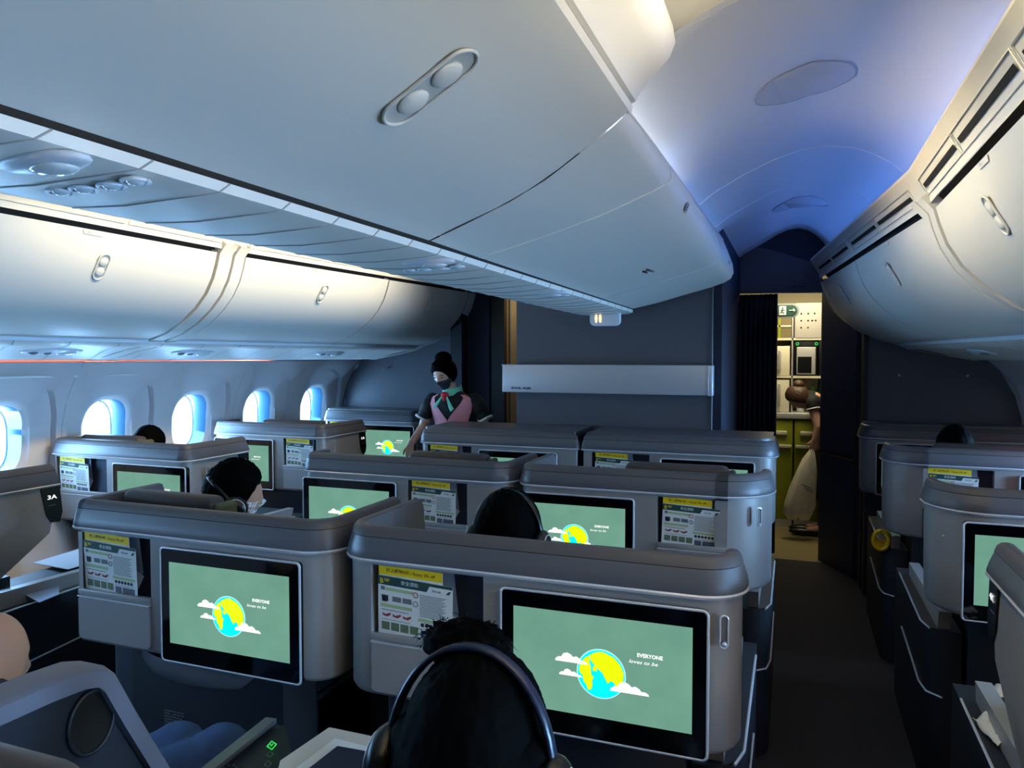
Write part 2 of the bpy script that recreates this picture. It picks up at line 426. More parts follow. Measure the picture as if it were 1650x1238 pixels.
def window_bins(side):
    s = -1 if side == 'left' else 1
    xf = lambda d, y: side_x(s, d, y)
    ends = [(-.9, .35), (.36, 1.64), (1.66, 2.94), (3.14, 4.40), (4.415, 5.5)]
    lab = ['second bin behind the camera', 'bin beside the camera', 'nearest overhead bin before the white divider', 'overhead bin just beyond the white divider', 'forwardmost overhead bin beside the dark bulkhead']
    for i, (a, b) in enumerate(ends):
        if i == 0: continue
        loc = (side_x(s, 1.8, (a+b)/2), (a+b)/2, 1.7)
        t = thing('overhead_bin', 'cream %s, %s' % (lab[i], SEATROW[side]), 'overhead bin', loc, 'overhead bins %s' % SEATROW[side])
        mb = MB(); strip(mb, s, BINP, a, b, M_bin)
        for y in (a, b):       # returns of the door into the gap
            mb.grid([[(xf(d, y), y, z) for d, z in BINP], [(xf(d+.05, y), y, z+.03) for d, z in BINP]], M_bin)
        mb.grid([[(xf(1.56, y), y, 2.115), (xf(1.60, y), y, 2.12)] for y in ys_between(a, b)], M_bin)
        mb.build('bin_door', t, auto=40)
        latch(t, s, BINP, .22, (a+b)/2+.02, xf, .06, .026)
        mb = MB()                                 # row number plate at the top lip
        yc = (a+b)/2 - .05
        q = [(xf(1.5585 if z > 2.1 else 1.563, y), y, z) for y, z in ((yc-.05, 2.110), (yc+.05, 2.110), (yc+.046, 2.094), (yc-.046, 2.094))]
        q = [(x-s*.0015, y, z) for x, y, z in q]; mb.prism(q, (s*.002, 0, 0), M_bin)
        ux = (0, -s*-1.0, 0)
        st = '%d AC' % (5-i) if s < 0 else '%d HK' % (5-i)
        mb.text(st, (q[0][0]-s*.0008, yc+(-.03 if s < 0 else .03), 2.099), (0, 1 if s < 0 else -1, 0), (0, 0, 1), .008, M_pgrey)
        mb.build('row_plate', t)
    # carcass behind doors and the dark gaps
    mb = MB()
    strip(mb, s, [(d+.03, z+.02) for d, z in [(1.54, 2.14)]+BINP+[(2.06, 1.66)]], Y0+.02, 5.5, M_gap)
    o = struct('trim_%s_bin_gap' % side, mb)
    # upper vent panel with slots
    mb = MB(); strip(mb, s, VENT, Y0+.02, 5.55, M_bin)
    lip = [(1.483, 2.258), (1.487, 2.275), (1.50, 2.27), (1.52, 2.22)]
    strip(mb, s, lip, Y0+.02, 5.55, M_bin)
    struct('trim_%s_vent_panel' % side, mb)
    slots = [(-.4, .3), (.42, 1.02), (1.12, 1.74), (1.80, 2.36), (2.42, 2.94), (3.16, 3.70), (3.76, 4.30), (4.42, 4.90), (4.96, 5.42)]
    for a, b in slots:
        mb = MB(); p = [(1.531, 2.186), (1.522, 2.200)]
        mb.grid([[(xf(d-.0035, y), y, z-.0025) for d, z in p] for y in ys_between(a, b, 1)], M_gap, False)
        o = [(1.545, 2.160), (1.505, 2.225)]
        fr = [(xf(1.541-.003, a-.02), a-.02, 2.162), (xf(1.541-.003, b+.02), b+.02, 2.162), (xf(1.509-.003, b+.02), b+.02, 2.220), (xf(1.509-.003, a-.02), a-.02, 2.220)]
        mb.tube(fr+[fr[0]], .002, M_bin, 6, False)
        v = mb.build('air_vent'); bx = v
        tag(v, 'long black slot air vent above the %s window bins' % side, 'air vent', 'slot vents above the %s bins' % side)
    # pylon at the kink, one curved white divider with twin grooves
    mb = MB(); full = [(1.52, 2.16)]+BINP+[(2.10, 1.65), (2.2, 1.635), (2.35, 1.60), (2.49, 1.575)]
    for a, b, of in ((2.955, 3.04, .006), (3.045, 3.055, -.004), (3.06, 3.125, .006)):
        strip(mb, s, full, a, b, M_bin, of)
    for y in (2.955, 3.04, 3.06, 3.125):
        mb.grid([[(xf(d-.006, y), y, z-.0036) for d, z in full], [(xf(d+.03, y), y, z+.02) for d, z in full]], M_bin)
    struct('trim_%s_divider' % side, mb)
    mb = MB()
    strip(mb, s, [(d, z) for d, z in BINP], 5.505, 5.62, M_bin)
    strip(mb, s, [(2.02, 1.688), (2.1, 1.65), (2.35, 1.60), (2.49, 1.575)], 5.505, 5.62, M_bin)
    struct('trim_%s_bin_end' % side, mb)
    # service strip under the bins
    mb = MB(); strip(mb, s, PSU, Y0+.02, 5.5, M_bin)
    strip(mb, s, [(2.03, 1.672), (2.03, 1.69), (2.05, 1.69)], Y0+.02, 5.5, M_rail)
    for k in range(24):
        y = -1.0+k*.27
        if y > 5.4: break
        mb.grid([[(xf(d, yy), yy + (d-2.03)*.35, z-.003) for d, z in PSU] for yy in (y, y+.005)], M_seam)
    struct('trim_%s_service_strip' % side, mb)
    for k, y in enumerate((.15, 1.37, 2.58, 3.45, 4.68)):
        t = thing('reading_light_unit', 'oval passenger service unit with reading lamp under the %s bins, above window seat row' % side, 'light', (xf(2.2, y), y, 1.62), 'service units under the %s bins' % side)
        mb = MB()
        (pd, pz), (tx, tz) = prof_interp(PSU, .45); C = Vector((xf(pd, y), y, pz)); T = Vector((s*tx, 0, tz)).normalized(); N = T.cross(Vector((0, 1, 0))); 
        if N.z > 0: N = -N
        rot = Matrix((Vector((0, 1, 0)), T, N)).transposed()
        mb.ball(C, (1, 1, 1), M_rail, 20, 8, fn=lambda d: Vector((d.x*.16, d.y*.07, d.z*.012)), rot=rot); mb.build('lamp_housing', t)
        mb = MB(); mb.ball(C+N*.008+Vector((0, .07, 0)), (1, 1, 1), M_lens, 16, 8, fn=lambda d: Vector((d.x*.05, d.y*.04, d.z*.012)), rot=rot); mb.build('lamp_lens', t)
        mb = MB()
        for q in (-.03, -.1): mb.ball(C+N*.008+Vector((0, q, 0)), (1, 1, 1), M_pgrey, 14, 8, fn=lambda d: Vector((d.x*.022, d.y*.022, d.z*.01)), rot=rot)
        mb.build('air_nozzle', t)
window_bins('left'); window_bins('right')

# ------------------------------------------------------------------ centre bins
CB = [(-.385, 2.200), (-.405, 2.184), (-.428, 2.167), (-.499, 2.118), (-.564, 2.075), (-.647, 2.027), (-.733, 1.989), (-.84, 1.950), (-.93, 1.915)]
CBd = [(x-CX, z) for x, z in CB]
def cb_door(sg, a, b, label, group, lat=True):
    t = thing('overhead_bin', label, 'overhead bin', (CX+sg*.45, (a+b)/2, 1.95), group)
    mb = MB(); X = lambda d: CX+sg*d
    mb.grid([[(X(d), y, z) for d, z in CBd] for y in ys_between(a, b, .2)], M_bin, True)
    for y in (a, b): mb.grid([[(X(d), y, z) for d, z in CBd], [(X(d-.02), y, z+.03) for d, z in CBd]], M_bin)
    mb.grid([[(X(CBd[0][0]), y, CBd[0][1]), (X(CBd[0][0]-.01), y, CBd[0][1]+.012)] for y in (a, b)], M_bin)
    mb.build('bin_door', t, auto=40)
    if lat: latch(t, sg, CBd, .40, (a+b)/2-.03, lambda d, y: CX+sg*d, .098, .036)
    return t
G = 'centre overhead bins'
cb_door(1, .55, 1.82, 'big pale blue-grey centre bin door with an oval double latch, right above the camera', G)
cb_door(1, -.8, .535, 'centre overhead bin door behind the big latched one', G)
cb_door(-1, .55, 1.82, 'centre overhead bin door on the far side, facing the left aisle', G)
cb_door(-1, -.8, .535, 'centre overhead bin door facing the left aisle at the back', G)
mb = MB()
for sg in (1, -1):      # light strip above the door, black slot, and the rounded cove cover
    X = lambda d: CX+sg*d
    mb.grid([[(X(d), y, z) for d, z in ((.722, 2.203), (.727, 2.222), (.712, 2.232))] for y in (Y0+.02, 1.86)], M_bin, False)
    mb.grid([[(X(d), y, z) for d, z in ((.70, 2.232), (.70, 2.255))] for y in (Y0+.02, 1.84)], M_gap, False)
    cov = [(.70, 2.25), (.715, 2.243), (.726, 2.247), (.733, 2.262), (.755, 2.29), (.785, 2.32), (.81, 2.345), (.824, 2.38), (.818, 2.42), (.80, 2.46), (.785, 2.50)]
    mb.grid([[(X(d), y, z) for d, z in cov] for y in (Y0+.02, 1.3, 1.9)], M_bin, True)
    mb.poly([(X(d), 1.9, z) for d, z in cov]+[(X(.6), 1.9, 2.5), (X(.6), 1.9, 2.25)], M_bin)
    mb.grid([[(X(.72), y, 2.2), (X(.6), y, 2.26)] for y in (Y0, 1.84)], M_gap, False)
struct('trim_centre_cove_cover', mb)
# front fairing that closes the centre bins against the bulkhead
FA = [(-.40, 2.285), (-.372, 2.215), (-.345, 2.14), (-.339, 2.092), (-.355, 2.058), (-.39, 2.037), (-.469, 2.010), (-.63, 1.968), (-.778, 1.927), (-.93, 1.895)]
FB = [(-.40, 2.215), (-.398, 2.205), (-.40, 2.19), (-.428, 2.167), (-.47, 2.138), (-.53, 2.098), (-.60, 2.053), (-.70, 2.003), (-.82, 1.956), (-.93, 1.915)]
t = thing('bin_fairing', 'smooth pale fairing that closes the front of the centre bins', 'panel', (-.6, 3.2, 2.0))
for sg in (1, -1):
    mb = MB(); rows = []
    for k in range(15):
        f = k/14; y = 1.83+(4.56-1.83)*f; e = f**.8
        rows.append([(CX+sg*(FB[i][0]*(1-e)+FA[i][0]*e-CX), y, FB[i][1]*(1-e)+FA[i][1]*e) for i in range(10)])
    mb.grid(rows, M_bin, True)
    top = [r[0] for r in rows]
    mb.grid([top, [(CX+sg*.685, p[1], p[2]+.004) for p in top]], M_bin, False)
    mb.tube(top, .004, M_bin, 6)
    # moulded seams that run round the fairing
    def seam(f0, f1):
        out = []
        for i in range(10):
            f = f0+(f1-f0)*i/9; e = f**.8; y = 1.83+(4.56-1.83)*f
            out.append(Vector((CX+sg*(FB[i][0]*(1-e)+FA[i][0]*e-CX)+sg*.0015, y, FB[i][1]*(1-e)+FA[i][1]*e-.001)))
        return out
    for f0, f1 in ((.26, .12), (.80, .70)): mb.tube(seam(f0, f1), .0022, M_bin, 6)
    mb.build('fairing_panel', t, auto=60)
    if sg == 1:
        mb = MB(); rot = Matrix.Rotation(.35, 3, 'Y')
        mb.ball((-.62, 3.38, 1.992), (1, 1, 1), M_pgrey, 14, 8, fn=lambda d: Vector((d.x*.028, d.y*.045, d.z*.006)), rot=rot)
        mb.ball((-.64, 3.38, 1.985), (1, 1, 1), M_pdark, 14, 8, fn=lambda d: Vector((d.x*.016, d.y*.028, d.z*.006)), rot=rot); mb.build('small_latch', t)
        mb = MB()
        def onf(f, i):
            e = f**.8; return Vector((FB[i][0]*(1-e)+FA[i][0]*e+.003, 1.83+2.73*f, FB[i][1]*(1-e)+FA[i][1]*e))
        for f in (.36, .90):
            a, b = onf(f, 2), onf(f, 3); d = (b-a).normalized(); c = (a+b)/2 + Vector((.002, 0, -.001)); Yv = Vector((0, 1, 0))
            q = .018 if f < .5 else .012
            mb.prism([c-d*q-Yv*q*1.3, c+d*q-Yv*q*1.3, c+d*q+Yv*q*1.3, c-d*q+Yv*q*1.3], (.0015, 0, -.0005), mat('placard_grey', (168, 172, 178), .5))
            for w in (-.5, 0, .5): mb.prism([c+d*(w*q-.002)-Yv*q+Vector((.002, 0, -.001)), c+d*(w*q+.002)-Yv*q+Vector((.002, 0, -.001)), c+d*(w*q+.002)+Yv*q*.6+Vector((.002, 0, -.001)), c+d*(w*q-.002)+Yv*q*.6+Vector((.002, 0, -.001))], (.0008, 0, 0), M_pdark)
        mb.build('placard', t)
# centre service strip (underside)
mb = MB()
def crow(y):
    z0 = 1.90 if y < 1.9 else 1.90-.015*(y-1.9)/2.65
    return [(-.932, y, z0+.004), (-.934, y, z0-.014), (-.96, y, z0-.022), (-1.03, y, z0-.028), (-1.11, y, z0-.032), (-1.19, y, z0-.028), (-1.26, y, z0-.022), (-1.286, y, z0-.014), (-1.288, y, z0+.004)]
mb.grid([crow(y) for y in ys_between(Y0+.02, 4.56, .25)], M_bin, True)
struct('trim_centre_service_strip', mb)
mb = MB()
for x in (-.938, -1.282): mb.box((x-.004, Y0, 1.892), (x+.004, 4.5, 1.935), M_gap)
mb.box((-1.28, Y0, 1.93), (-.94, 4.5, 1.94), M_gap)
for k in range(26):
    y = .22+k*.168
    if y > 4.5: break
    r = crow(y); mb.tube([(p[0], y-.05*math.sin(PI*min(1, i/8))*1.2, p[2]-.0006) for i, p in enumerate(r)], .0018, M_seam, 5)
struct('trim_centre_service_seam', mb)
def centre_psu(y, lab):
    t = thing('reading_light_unit', lab, 'light', (-1.08, y, 1.86), 'service units under the centre bins')
    mb = MB(); mb.ball((-.99, y, 1.873), (.085, .036, .014), M_rail, 28, 10); mb.build('lamp_housing', t)
    mb = MB(); mb.ball((-.97, y, 1.863), (.040, .026, .010), M_lens, 20, 8); mb.build('lamp_lens', t)
    for x in (-.955, -1.005, -1.065, -1.115):
        mb = MB(); pts = [(x+.021*math.cos(a*PI/8), y+.125+.019*math.sin(a*PI/8), 1.871-.004*(x < -.98)) for a in range(17)]; mb.tube(pts, .0032, M_rail, 6, False)
        mb.ball((x, y+.125, 1.872-.003*(x < -.98)), (.016, .014, .008), M_lens, 16, 8); mb.build('air_nozzle', t)
centre_psu(.755, 'large oval service unit with round air nozzles under the centre bin, nearest the camera')
centre_psu(1.93, 'oval service unit midway along the underside of the centre bins')
centre_psu(3.05, 'farthest oval service unit under the centre bins, near the lavatory sign')
# ------------------------------------------------------------------ aisle ceilings
CEI = [(-.60, 2.20), (-.56, 2.245), (-.50, 2.290), (-.44, 2.332), (-.36, 2.392), (-.23, 2.462), (-.10, 2.515), (.041, 2.551), (.171, 2.558), (.28, 2.540), (.37, 2.505), (.459, 2.451), (.56, 2.36), (.60, 2.28)]
mb = MB()
def cei(y):
    k = max(0, y-KINK)*TAPR
    return [(x - (k*max(0, (x+.2)/.8)), y, z) for x, z in CEI]
mb.grid([cei(y) for y in ys_between(1.95, 6.0, .3)], M_ceil, True)
for y, w in ((3.7, .006), (4.4, .004), (5.75, .004)):
    mb.tube([(p[0], y, p[2]-.001) for p in cei(y)], w*.8, M_ceil, 8)
struct('ceiling_forward', mb)
mb = MB()
cw = [(-.62, 2.50), (-.50, 2.56), (-.36, 2.585), (-.2, 2.60), (0, 2.62), (.17, 2.62), (.30, 2.60), (.42, 2.53), (.52, 2.43), (.60, 2.28)]
mb.grid([[(x, y, z) for x, z in cw] for y in (Y0+.02, 1.0, 1.90)], M_ceil, True)
a = [(x, 1.90, z) for x, z in cw]; b = cei(1.95)
b2 = []
for x, y, z in a:
    zz = None
    for p, q in zip(b, b[1:]):
        if p[0] <= x <= q[0]: zz = p[2]+(q[2]-p[2])*(x-p[0])/(q[0]-p[0]); break
    b2.append((x, 1.98, zz if zz else (2.30 if x < 0 else 2.28)))
mb.grid([a, b2], M_ceil, True)
struct('ceiling_aft', mb)
mb = MB()
mb.grid([[(CX-(x-CX), y, z) for x, z in cw] for y in (Y0+.02, 2.5, 5.2)], M_ceil, True)
struct('ceiling_left_aisle', mb)
for y, w in ((2.78, 1), (4.95, 1)):
    mb = MB(); pts = []
    for k in range(48):
        a = 2*PI*k/48; x = .02 + .16*math.cos(a); yy = y+.16*math.sin(a); 
        for p, q in zip(cei(yy), cei(yy)[1:]):
            if p[0] <= x <= q[0]: z = p[2]+(q[2]-p[2])*(x-p[0])/(q[0]-p[0]); break
        pts.append((x, yy, z-.003))
    mb.tube(pts+[pts[0]], .0022, mat('ring_grey', (176, 176, 176), .5), 6, False)
    mb.poly([(p[0], p[1], p[2]-.0005) for p in pts], mat('disc_grey', (196, 196, 196), .5))
    tag(mb.build('ceiling_disc'), 'flat oval cover disc in the blue-lit ceiling, %s' % ('larger one nearer the camera' if y < 3 else 'smaller one farther forward'), 'ceiling panel', 'oval ceiling cover discs')
# dark header beyond the ceiling arch
mb = MB()
mb.prism([(-.47, 6.12, 2.10), (.19, 6.12, 2.085), (.19, 6.12, 2.285), (-.10, 6.12, 2.40), (-.30, 6.12, 2.46), (-.47, 6.12, 2.36)], (0, .04, 0), M_navy)
mb.box((-.47, 6.16, 2.30), (.7, 6.7, 2.62), mat('header_dark', (36, 44, 66), .6))
for k, x in enumerate((-.02, .03)): mb.box((x, 6.112, 2.128), (x+.035, 6.12, 2.142), mat('header_mark', (30, 46, 84), .5))
struct('trim_aisle_header', mb)

# ------------------------------------------------------------------ bulkheads and monuments
mb = MB(); mb.box((-1.70, 4.57, 0), (-.46, 6.1, 2.55), M_navy); mb.box((-.46, 4.60, 0), (-.405, 6.1, 2.55), M_navy2)
mb.tube([(-.458, 4.565, 0), (-.458, 4.565, 2.2)], .006, M_navy, 6)
struct('wall_centre_bulkhead', mb)
t = thing('metal_sign_band', 'brushed metal band with the airline name across the dark centre bulkhead', 'sign', (-1.11, 4.5, 1.46))
mb = MB(); mb.box((-1.765, 4.48, 1.372), (-.468, 4.57, 1.546), M_steel, .004); mb.build('metal_band', t)
mb = MB(); mb.box((-.47, 4.475, 1.37), (-.445, 4.57, 1.548), M_silver, .003); mb.box((-1.77, 4.478, 1.544), (-.468, 4.57, 1.549), M_silver); mb.build('edge_strip', t)
mb = MB(); mb.text('EVA AIR', (-1.70, 4.478, 1.392), (1, 0, 0), (0, 0, 1), .014, mat('logo_ink', (40, 46, 66), .4), bold=.02, width=.135)
mb.build('airline_lettering', t)
t = thing('lavatory_sign', 'white lit lavatory sign hanging below the front of the centre bins', 'sign', (-1.065, 4.4, 1.82))
mb = MB(); mb.prism([(x, 4.37, z) for x, z in rrect(-1.155, -.975, 1.785, 1.88, .03)], (0, .05, 0), M_signw); mb.box((-1.13, 4.375, 1.86), (-1.0, 4.42, 1.89), M_signw); mb.build('sign_body', t)
mb = MB()
for x in (-1.115, -1.09):
    mb.ball((x, 4.366, 1.847), (.006, .002, .006), M_lit, 10, 6); mb.prism([(x-.008, 4.366, 1.838), (x+.008, 4.366, 1.838), (x+.005, 4.366, 1.806), (x-.005, 4.366, 1.806)], (0, .003, 0), M_lit)
mb.build('lit_symbol', t)
# left bulkhead, dark closet panels, black recess shade, tan for leaked galley light
mb = MB(); mb.box((-3.9, 5.6, 0), (-2.62, 5.66, 2.6), M_navy); struct('wall_left_bulkhead', mb)
mb = MB(); mb.box((-2.62, 5.5, 0), (-2.52, 5.66, 2.6), M_dark); mb.box((-2.52, 5.62, 0), (-2.33, 5.66, 2.6), M_navy2); mb.box((-2.33, 5.64, 0), (-2.205, 5.70, 2.6), M_black); mb.box((-2.2, 5.62, 2.18), (-1.7, 5.66, 2.6), M_navy2); struct('trim_left_doorpost', mb)  # black slab stands in for the shade of the recess
def curtain(name, x0, x1, y, z0, z1, folds, amp, label, gather=None):
    mb = MB(); n = folds*8; rows = []
    for j in range(13):
        f = j/12; z = z0+(z1-z0)*f; r = []
        for i in range(n+1):
            u = i/n; xx = x0+(x1-x0)*u
            if gather: xx = x0 + gather*(1-f)**2*(1-u)*0 + (x1-x0)*u
            r.append((xx, y+amp*math.sin(u*folds*2*PI)*(1-.25*f)+.006*math.sin(u*31+f*5), z))
        rows.append(r)
    mb.grid(rows, mat('curtain_cloth', (38, 42, 58), .85, bump=.3), True)
    o = mb.build(name); md = o.modifiers.new('thick', 'SOLIDIFY'); md.thickness = .004
    return tag(o, label, 'curtain')
curtain('curtain', -.43, -.13, 6.2, .05, 2.09, 8, .028, 'dark pleated curtain pulled back beside the lit galley doorway')
mb = MB(); mb.box((-2.9, 6.3, 0), (-1.72, 6.35, 2.3), M_goldlt); mb.box((-2.40, 6.28, 0), (-2.39, 6.30, 2.3), M_seam); struct('wall_left_galley_side', mb)  # tan colour stands in for galley light leaking through
# right closet and bulkhead
t = thing('stowage_closet', 'tall black-navy closet between the galley doorway and the right bulkhead', 'closet', (.32, 6.0, 0))
mb = MB(); mb.prism([(.195, 6.28, 0), (.415, 5.84, 0), (.455, 5.84, 0), (.455, 6.34, 0), (.195, 6.34, 0)], (0, 0, 2.2), mat('closet_navy', (44, 54, 78), .5)); mb.build('closet_body', t)
mb = MB(); mb.box((.408, 5.828, .0), (.425, 5.845, 2.1), M_dark); mb.prism([(.19, 6.275, .86), (.405, 5.835, .86), (.41, 5.84, .85), (.195, 6.28, .85)], (0, 0, .012), M_black); mb.build('edge_trim', t)
mb = MB(); mb.box((.45, 5.62, 0), (1.9, 5.68, 2.6), M_navy); mb.box((.44, 5.60, 0), (.47, 5.9, 2.2), M_dark); struct('wall_right_bulkhead', mb)
for (x, y, z, w) in ((.66, 5.6, 1.475, 'near the closet, left of two'), (1.06, 5.6, 1.475, 'near the window, right of two'), (-3.28, 5.58, 1.49, '')):
    mb = MB(); mb.ball((x, y, z), (.009, .008, .009), M_steel, 12, 8); mb.tube([(x, y, z), (x, y-.014, z-.004), (x, y-.018, z+.010)], .003, M_steel, 6)
    tag(mb.build('coat_hook'), ('small metal coat hook on the right bulkhead, '+w) if w else 'small metal coat hook on the left bulkhead above the window seats', 'hook')
mb = MB(); mb.box((-3.75, Y0, 1.566), (-3.55, 5.6, 1.572), M_seam); struct('trim_left_ledge', mb)

# ------------------------------------------------------------------ galley
mb = MB(); mb.box((-.9, 8.0, 0), (1.2, 8.2, 2.6), mat('galley_wall', (200, 190, 150), .5)); mb.box((-.62, 6.4, 0), (-.56, 8, 2.5), M_dark); mb.box((.75, 6.5, 0), (.8, 8, 2.5), M_dark); mb.box((-.6, 6.5, 2.3), (.8, 8.0, 2.33), M_cream)  # side walls darkened to keep galley bounce light off the closet
struct('wall_galley', mb)
t = thing('galley_unit', 'steel galley shelving with counter seen through the doorway', 'galley', (.1, 7.9, 0))
for z in (1.755, 1.40):
    mb = MB(); mb.box((-.55, 7.46, z), (.7, 7.99, z+.02), M_cream); mb.build('shelf', t)
mb = MB(); mb.box((-.55, 7.40, 1.02), (.7, 7.99, 1.075), M_steel, .006); mb.build('counter', t)
mb = MB(); mb.box((-.025, 7.46, 1.075), (-.012, 7.99, 2.1), M_steel); mb.build('upright', t)
mb = MB(); mb.box((-.55, 7.96, 0), (.7, 7.995, 2.28), mat('galley_cream_back', (206, 196, 160), .5)); mb.build('back_panel', t)
for k, (x0, x1) in enumerate(((-.46, -.235), (-.225, -.005), (.01, .24), (.25, .48))):
    t = thing('galley_cart', 'lime green galley trolley with white latch, %s' % ('behind the curtain edge', 'left one visible in the galley doorway', 'right one beside the bending attendant', 'hidden by the closet')[k], 'trolley', ((x0+x1)/2, 7.5, .03), 'lime green trolleys under the counter')
    mb = MB(); mb.box((x0, 7.42, .07), (x1, 7.9, 1.01), M_limeG, .006); mb.box((x0, 7.42, .0), (x1, 7.9, .07), M_steel); mb.build('cart_body', t)
    mb = MB(); mb.box((x0+.05, 7.40, .865), (x1-.05, 7.425, .905), M_cream, .008); mb.build('cart_latch', t)
    mb = MB(); mb.box((x0+.01, 7.395, .745), (x1-.01, 7.425, .775), M_cream, .006); mb.build('cart_handle', t)
for k, (x0, z0, z1, w) in enumerate(((-.23, 1.422, 1.70, 'upper'), (-.23, 1.078, 1.385, 'lower'))):
    t = thing('galley_container', 'cream storage container with long steel latch, %s of two left of the oven' % w, 'container', (x0+.1, 7.5, z0))
    mb = MB(); mb.box((x0, 7.47, z0), (x0+.19, 7.8, z1), M_cream, .006); mb.build('container_body', t)
    mb = MB(); mb.box((x0+.088, 7.43, z0+.05), (x0+.112, 7.452, z1-.04), M_steel, .005); mb.build('latch', t)
t = thing('galley_oven', 'black galley oven with green lights in the lit galley', 'oven', (.1, 7.5, 1.33))
mb = MB(); mb.box((-.005, 7.48, 1.422), (.20, 7.8, 1.75), M_black, .004); mb.box((.21, 7.48, 1.422), (.4, 7.8, 1.75), M_black, .004); mb.build('oven_body', t)
mb = MB(); mb.box((.02, 7.465, 1.435), (.185, 7.48, 1.69), M_steel, .004); mb.box((.03, 7.46, 1.45), (.15, 7.467, 1.60), M_black); mb.build('oven_door', t)
mb = MB()
for x in (.025, .19): mb.tube([(x+.012*math.cos(a*PI/6), 7.472, 1.72+.012*math.sin(a*PI/6)) for a in range(13)], .004, M_ledg, 6, False)
mb.build('green_light', t)
t = thing('perforated_cabinet', 'white galley cabinet door with rows of round holes, above the oven', 'cabinet', (.1, 7.5, 1.77))
mb = MB(); mb.box((.0, 7.46, 1.765), (.4, 7.85, 2.1), mat('cabinet_white', (176, 172, 168), .5), .004); mb.build('cabinet_door', t)
mb = MB()
for x, z in ((.055, 2.0), (.115, 2.0), (.17, 2.0), (.055, 1.935), (.115, 1.935), (.15, 1.935), (.18, 1.935), (.055, 1.87), (.115, 1.87)): mb.ball((x, 7.458, z), (.008, .002, .008), M_gap, 10, 6)
mb.build('hole', t)['kind'] = 'stuff'
t = thing('galley_cabinet', 'open tan galley cupboard behind the exit sign', 'cabinet', (-.12, 7.5, 1.77))
mb = MB(); mb.box((-.24, 7.48, 1.77), (-.03, 7.85, 2.05), mat('cabinet_tan', (112, 100, 66), .5)); mb.box((-.145, 7.47, 1.77), (-.125, 7.482, 2.05), M_limeG); mb.box((-.24, 7.47, 1.88), (-.03, 7.482, 1.895), M_cream); mb.build('cabinet_body', t)
t = thing('exit_sign', 'oval dark green exit sign with running figure and arrow over the doorway', 'sign', (-.13, 6.9, 1.98))
mb = MB(); mb.prism([(x, 6.9, z) for x, z in capsule(-.16, 2.0, .155, .062)], (0, .05, 0), mat('exit_rim', (120, 124, 130), .4)); mb.build('sign_body', t)
mb = MB(); mb.prism([(x, 6.895, z) for x, z in capsule(-.16, 2.0, .138, .047)], (0, .006, 0), M_exit)
mb.build('sign_face', t)
mb = MB(); W = mat('exit_white', (214, 224, 220), .5)
mb.prism([(x, 6.892, z) for x, z in rrect(-.168, -.112, 1.962, 2.038, .004)], (0, .002, 0), W)
e = 6.889
mb.ball((-.14, e, 2.022), (.007, .002, .007), M_exit, 10, 6)
for seg in ([(-.14, e, 2.012), (-.145, e, 1.99)], [(-.145, e, 1.99), (-.13, e, 1.982), (-.13, e, 1.968)], [(-.145, e, 1.99), (-.156, e, 1.98), (-.163, e, 1.982)], [(-.14, e, 2.01), (-.127, e, 2.0), (-.12, e, 2.005)], [(-.14, e, 2.01), (-.153, e, 2.004), (-.155, e, 1.994)]): mb.tube(seg, .003, M_exit, 6)
mb.tube([(-.088, e, 2.0), (-.04, e, 2.0)], .003, W, 6); mb.tube([(-.055, e, 2.015), (-.04, e, 2.0), (-.055, e, 1.985)], .003, W, 6)
mb.build('running_figure', t)
for _c in t.children: _c.location.x += .04
for _c in t.children: _c.location.y -= .0
def bottle(x, y, z, h, m, lab, name='wine_bottle'):
    t = thing(name, lab, 'bottle', (x, y, z)); mb = MB(); seg = 14; prof = [(.0, 0), (.033, 0), (.036, .01), (.036, h*.55), (.03, h*.66), (.014, h*.78), (.013, h)]
    rows = [[(x+r*math.cos(2*PI*k/seg), y+r*math.sin(2*PI*k/seg), z+q) for k in range(seg+1)] for r, q in prof]; mb.grid(rows, m); mb.build('bottle_glass', t)
    mb = MB(); rows = [[(x+r*math.cos(2*PI*k/seg), y+r*math.sin(2*PI*k/seg), z+q) for k in range(seg+1)] for r, q in ((.0368, h*.15), (.0368, h*.45))]; mb.grid(rows, M_paper); mb.build('bottle_label', t)
    mb = MB(); mb.tube([(x, y, z+h*.88), (x, y, z+h*1.02)], .0145, M_pdark if m is not M_lens else M_rail, 10); mb.build('bottle_cap', t)
bottle(.165, 7.50, 1.076, .29, M_bottle, 'yellow-green wine bottle on the galley counter behind the bending attendant')
bottle(.225, 7.56, 1.076, .32, mat('bottle_dark', (14, 40, 12), .1), 'dark green wine bottle at the closet edge of the galley counter')
bottle(.06, 7.60, 1.076, .27, M_lens, 'clear water bottle on the galley counter above the attendant\'s hair', 'water_bottle')

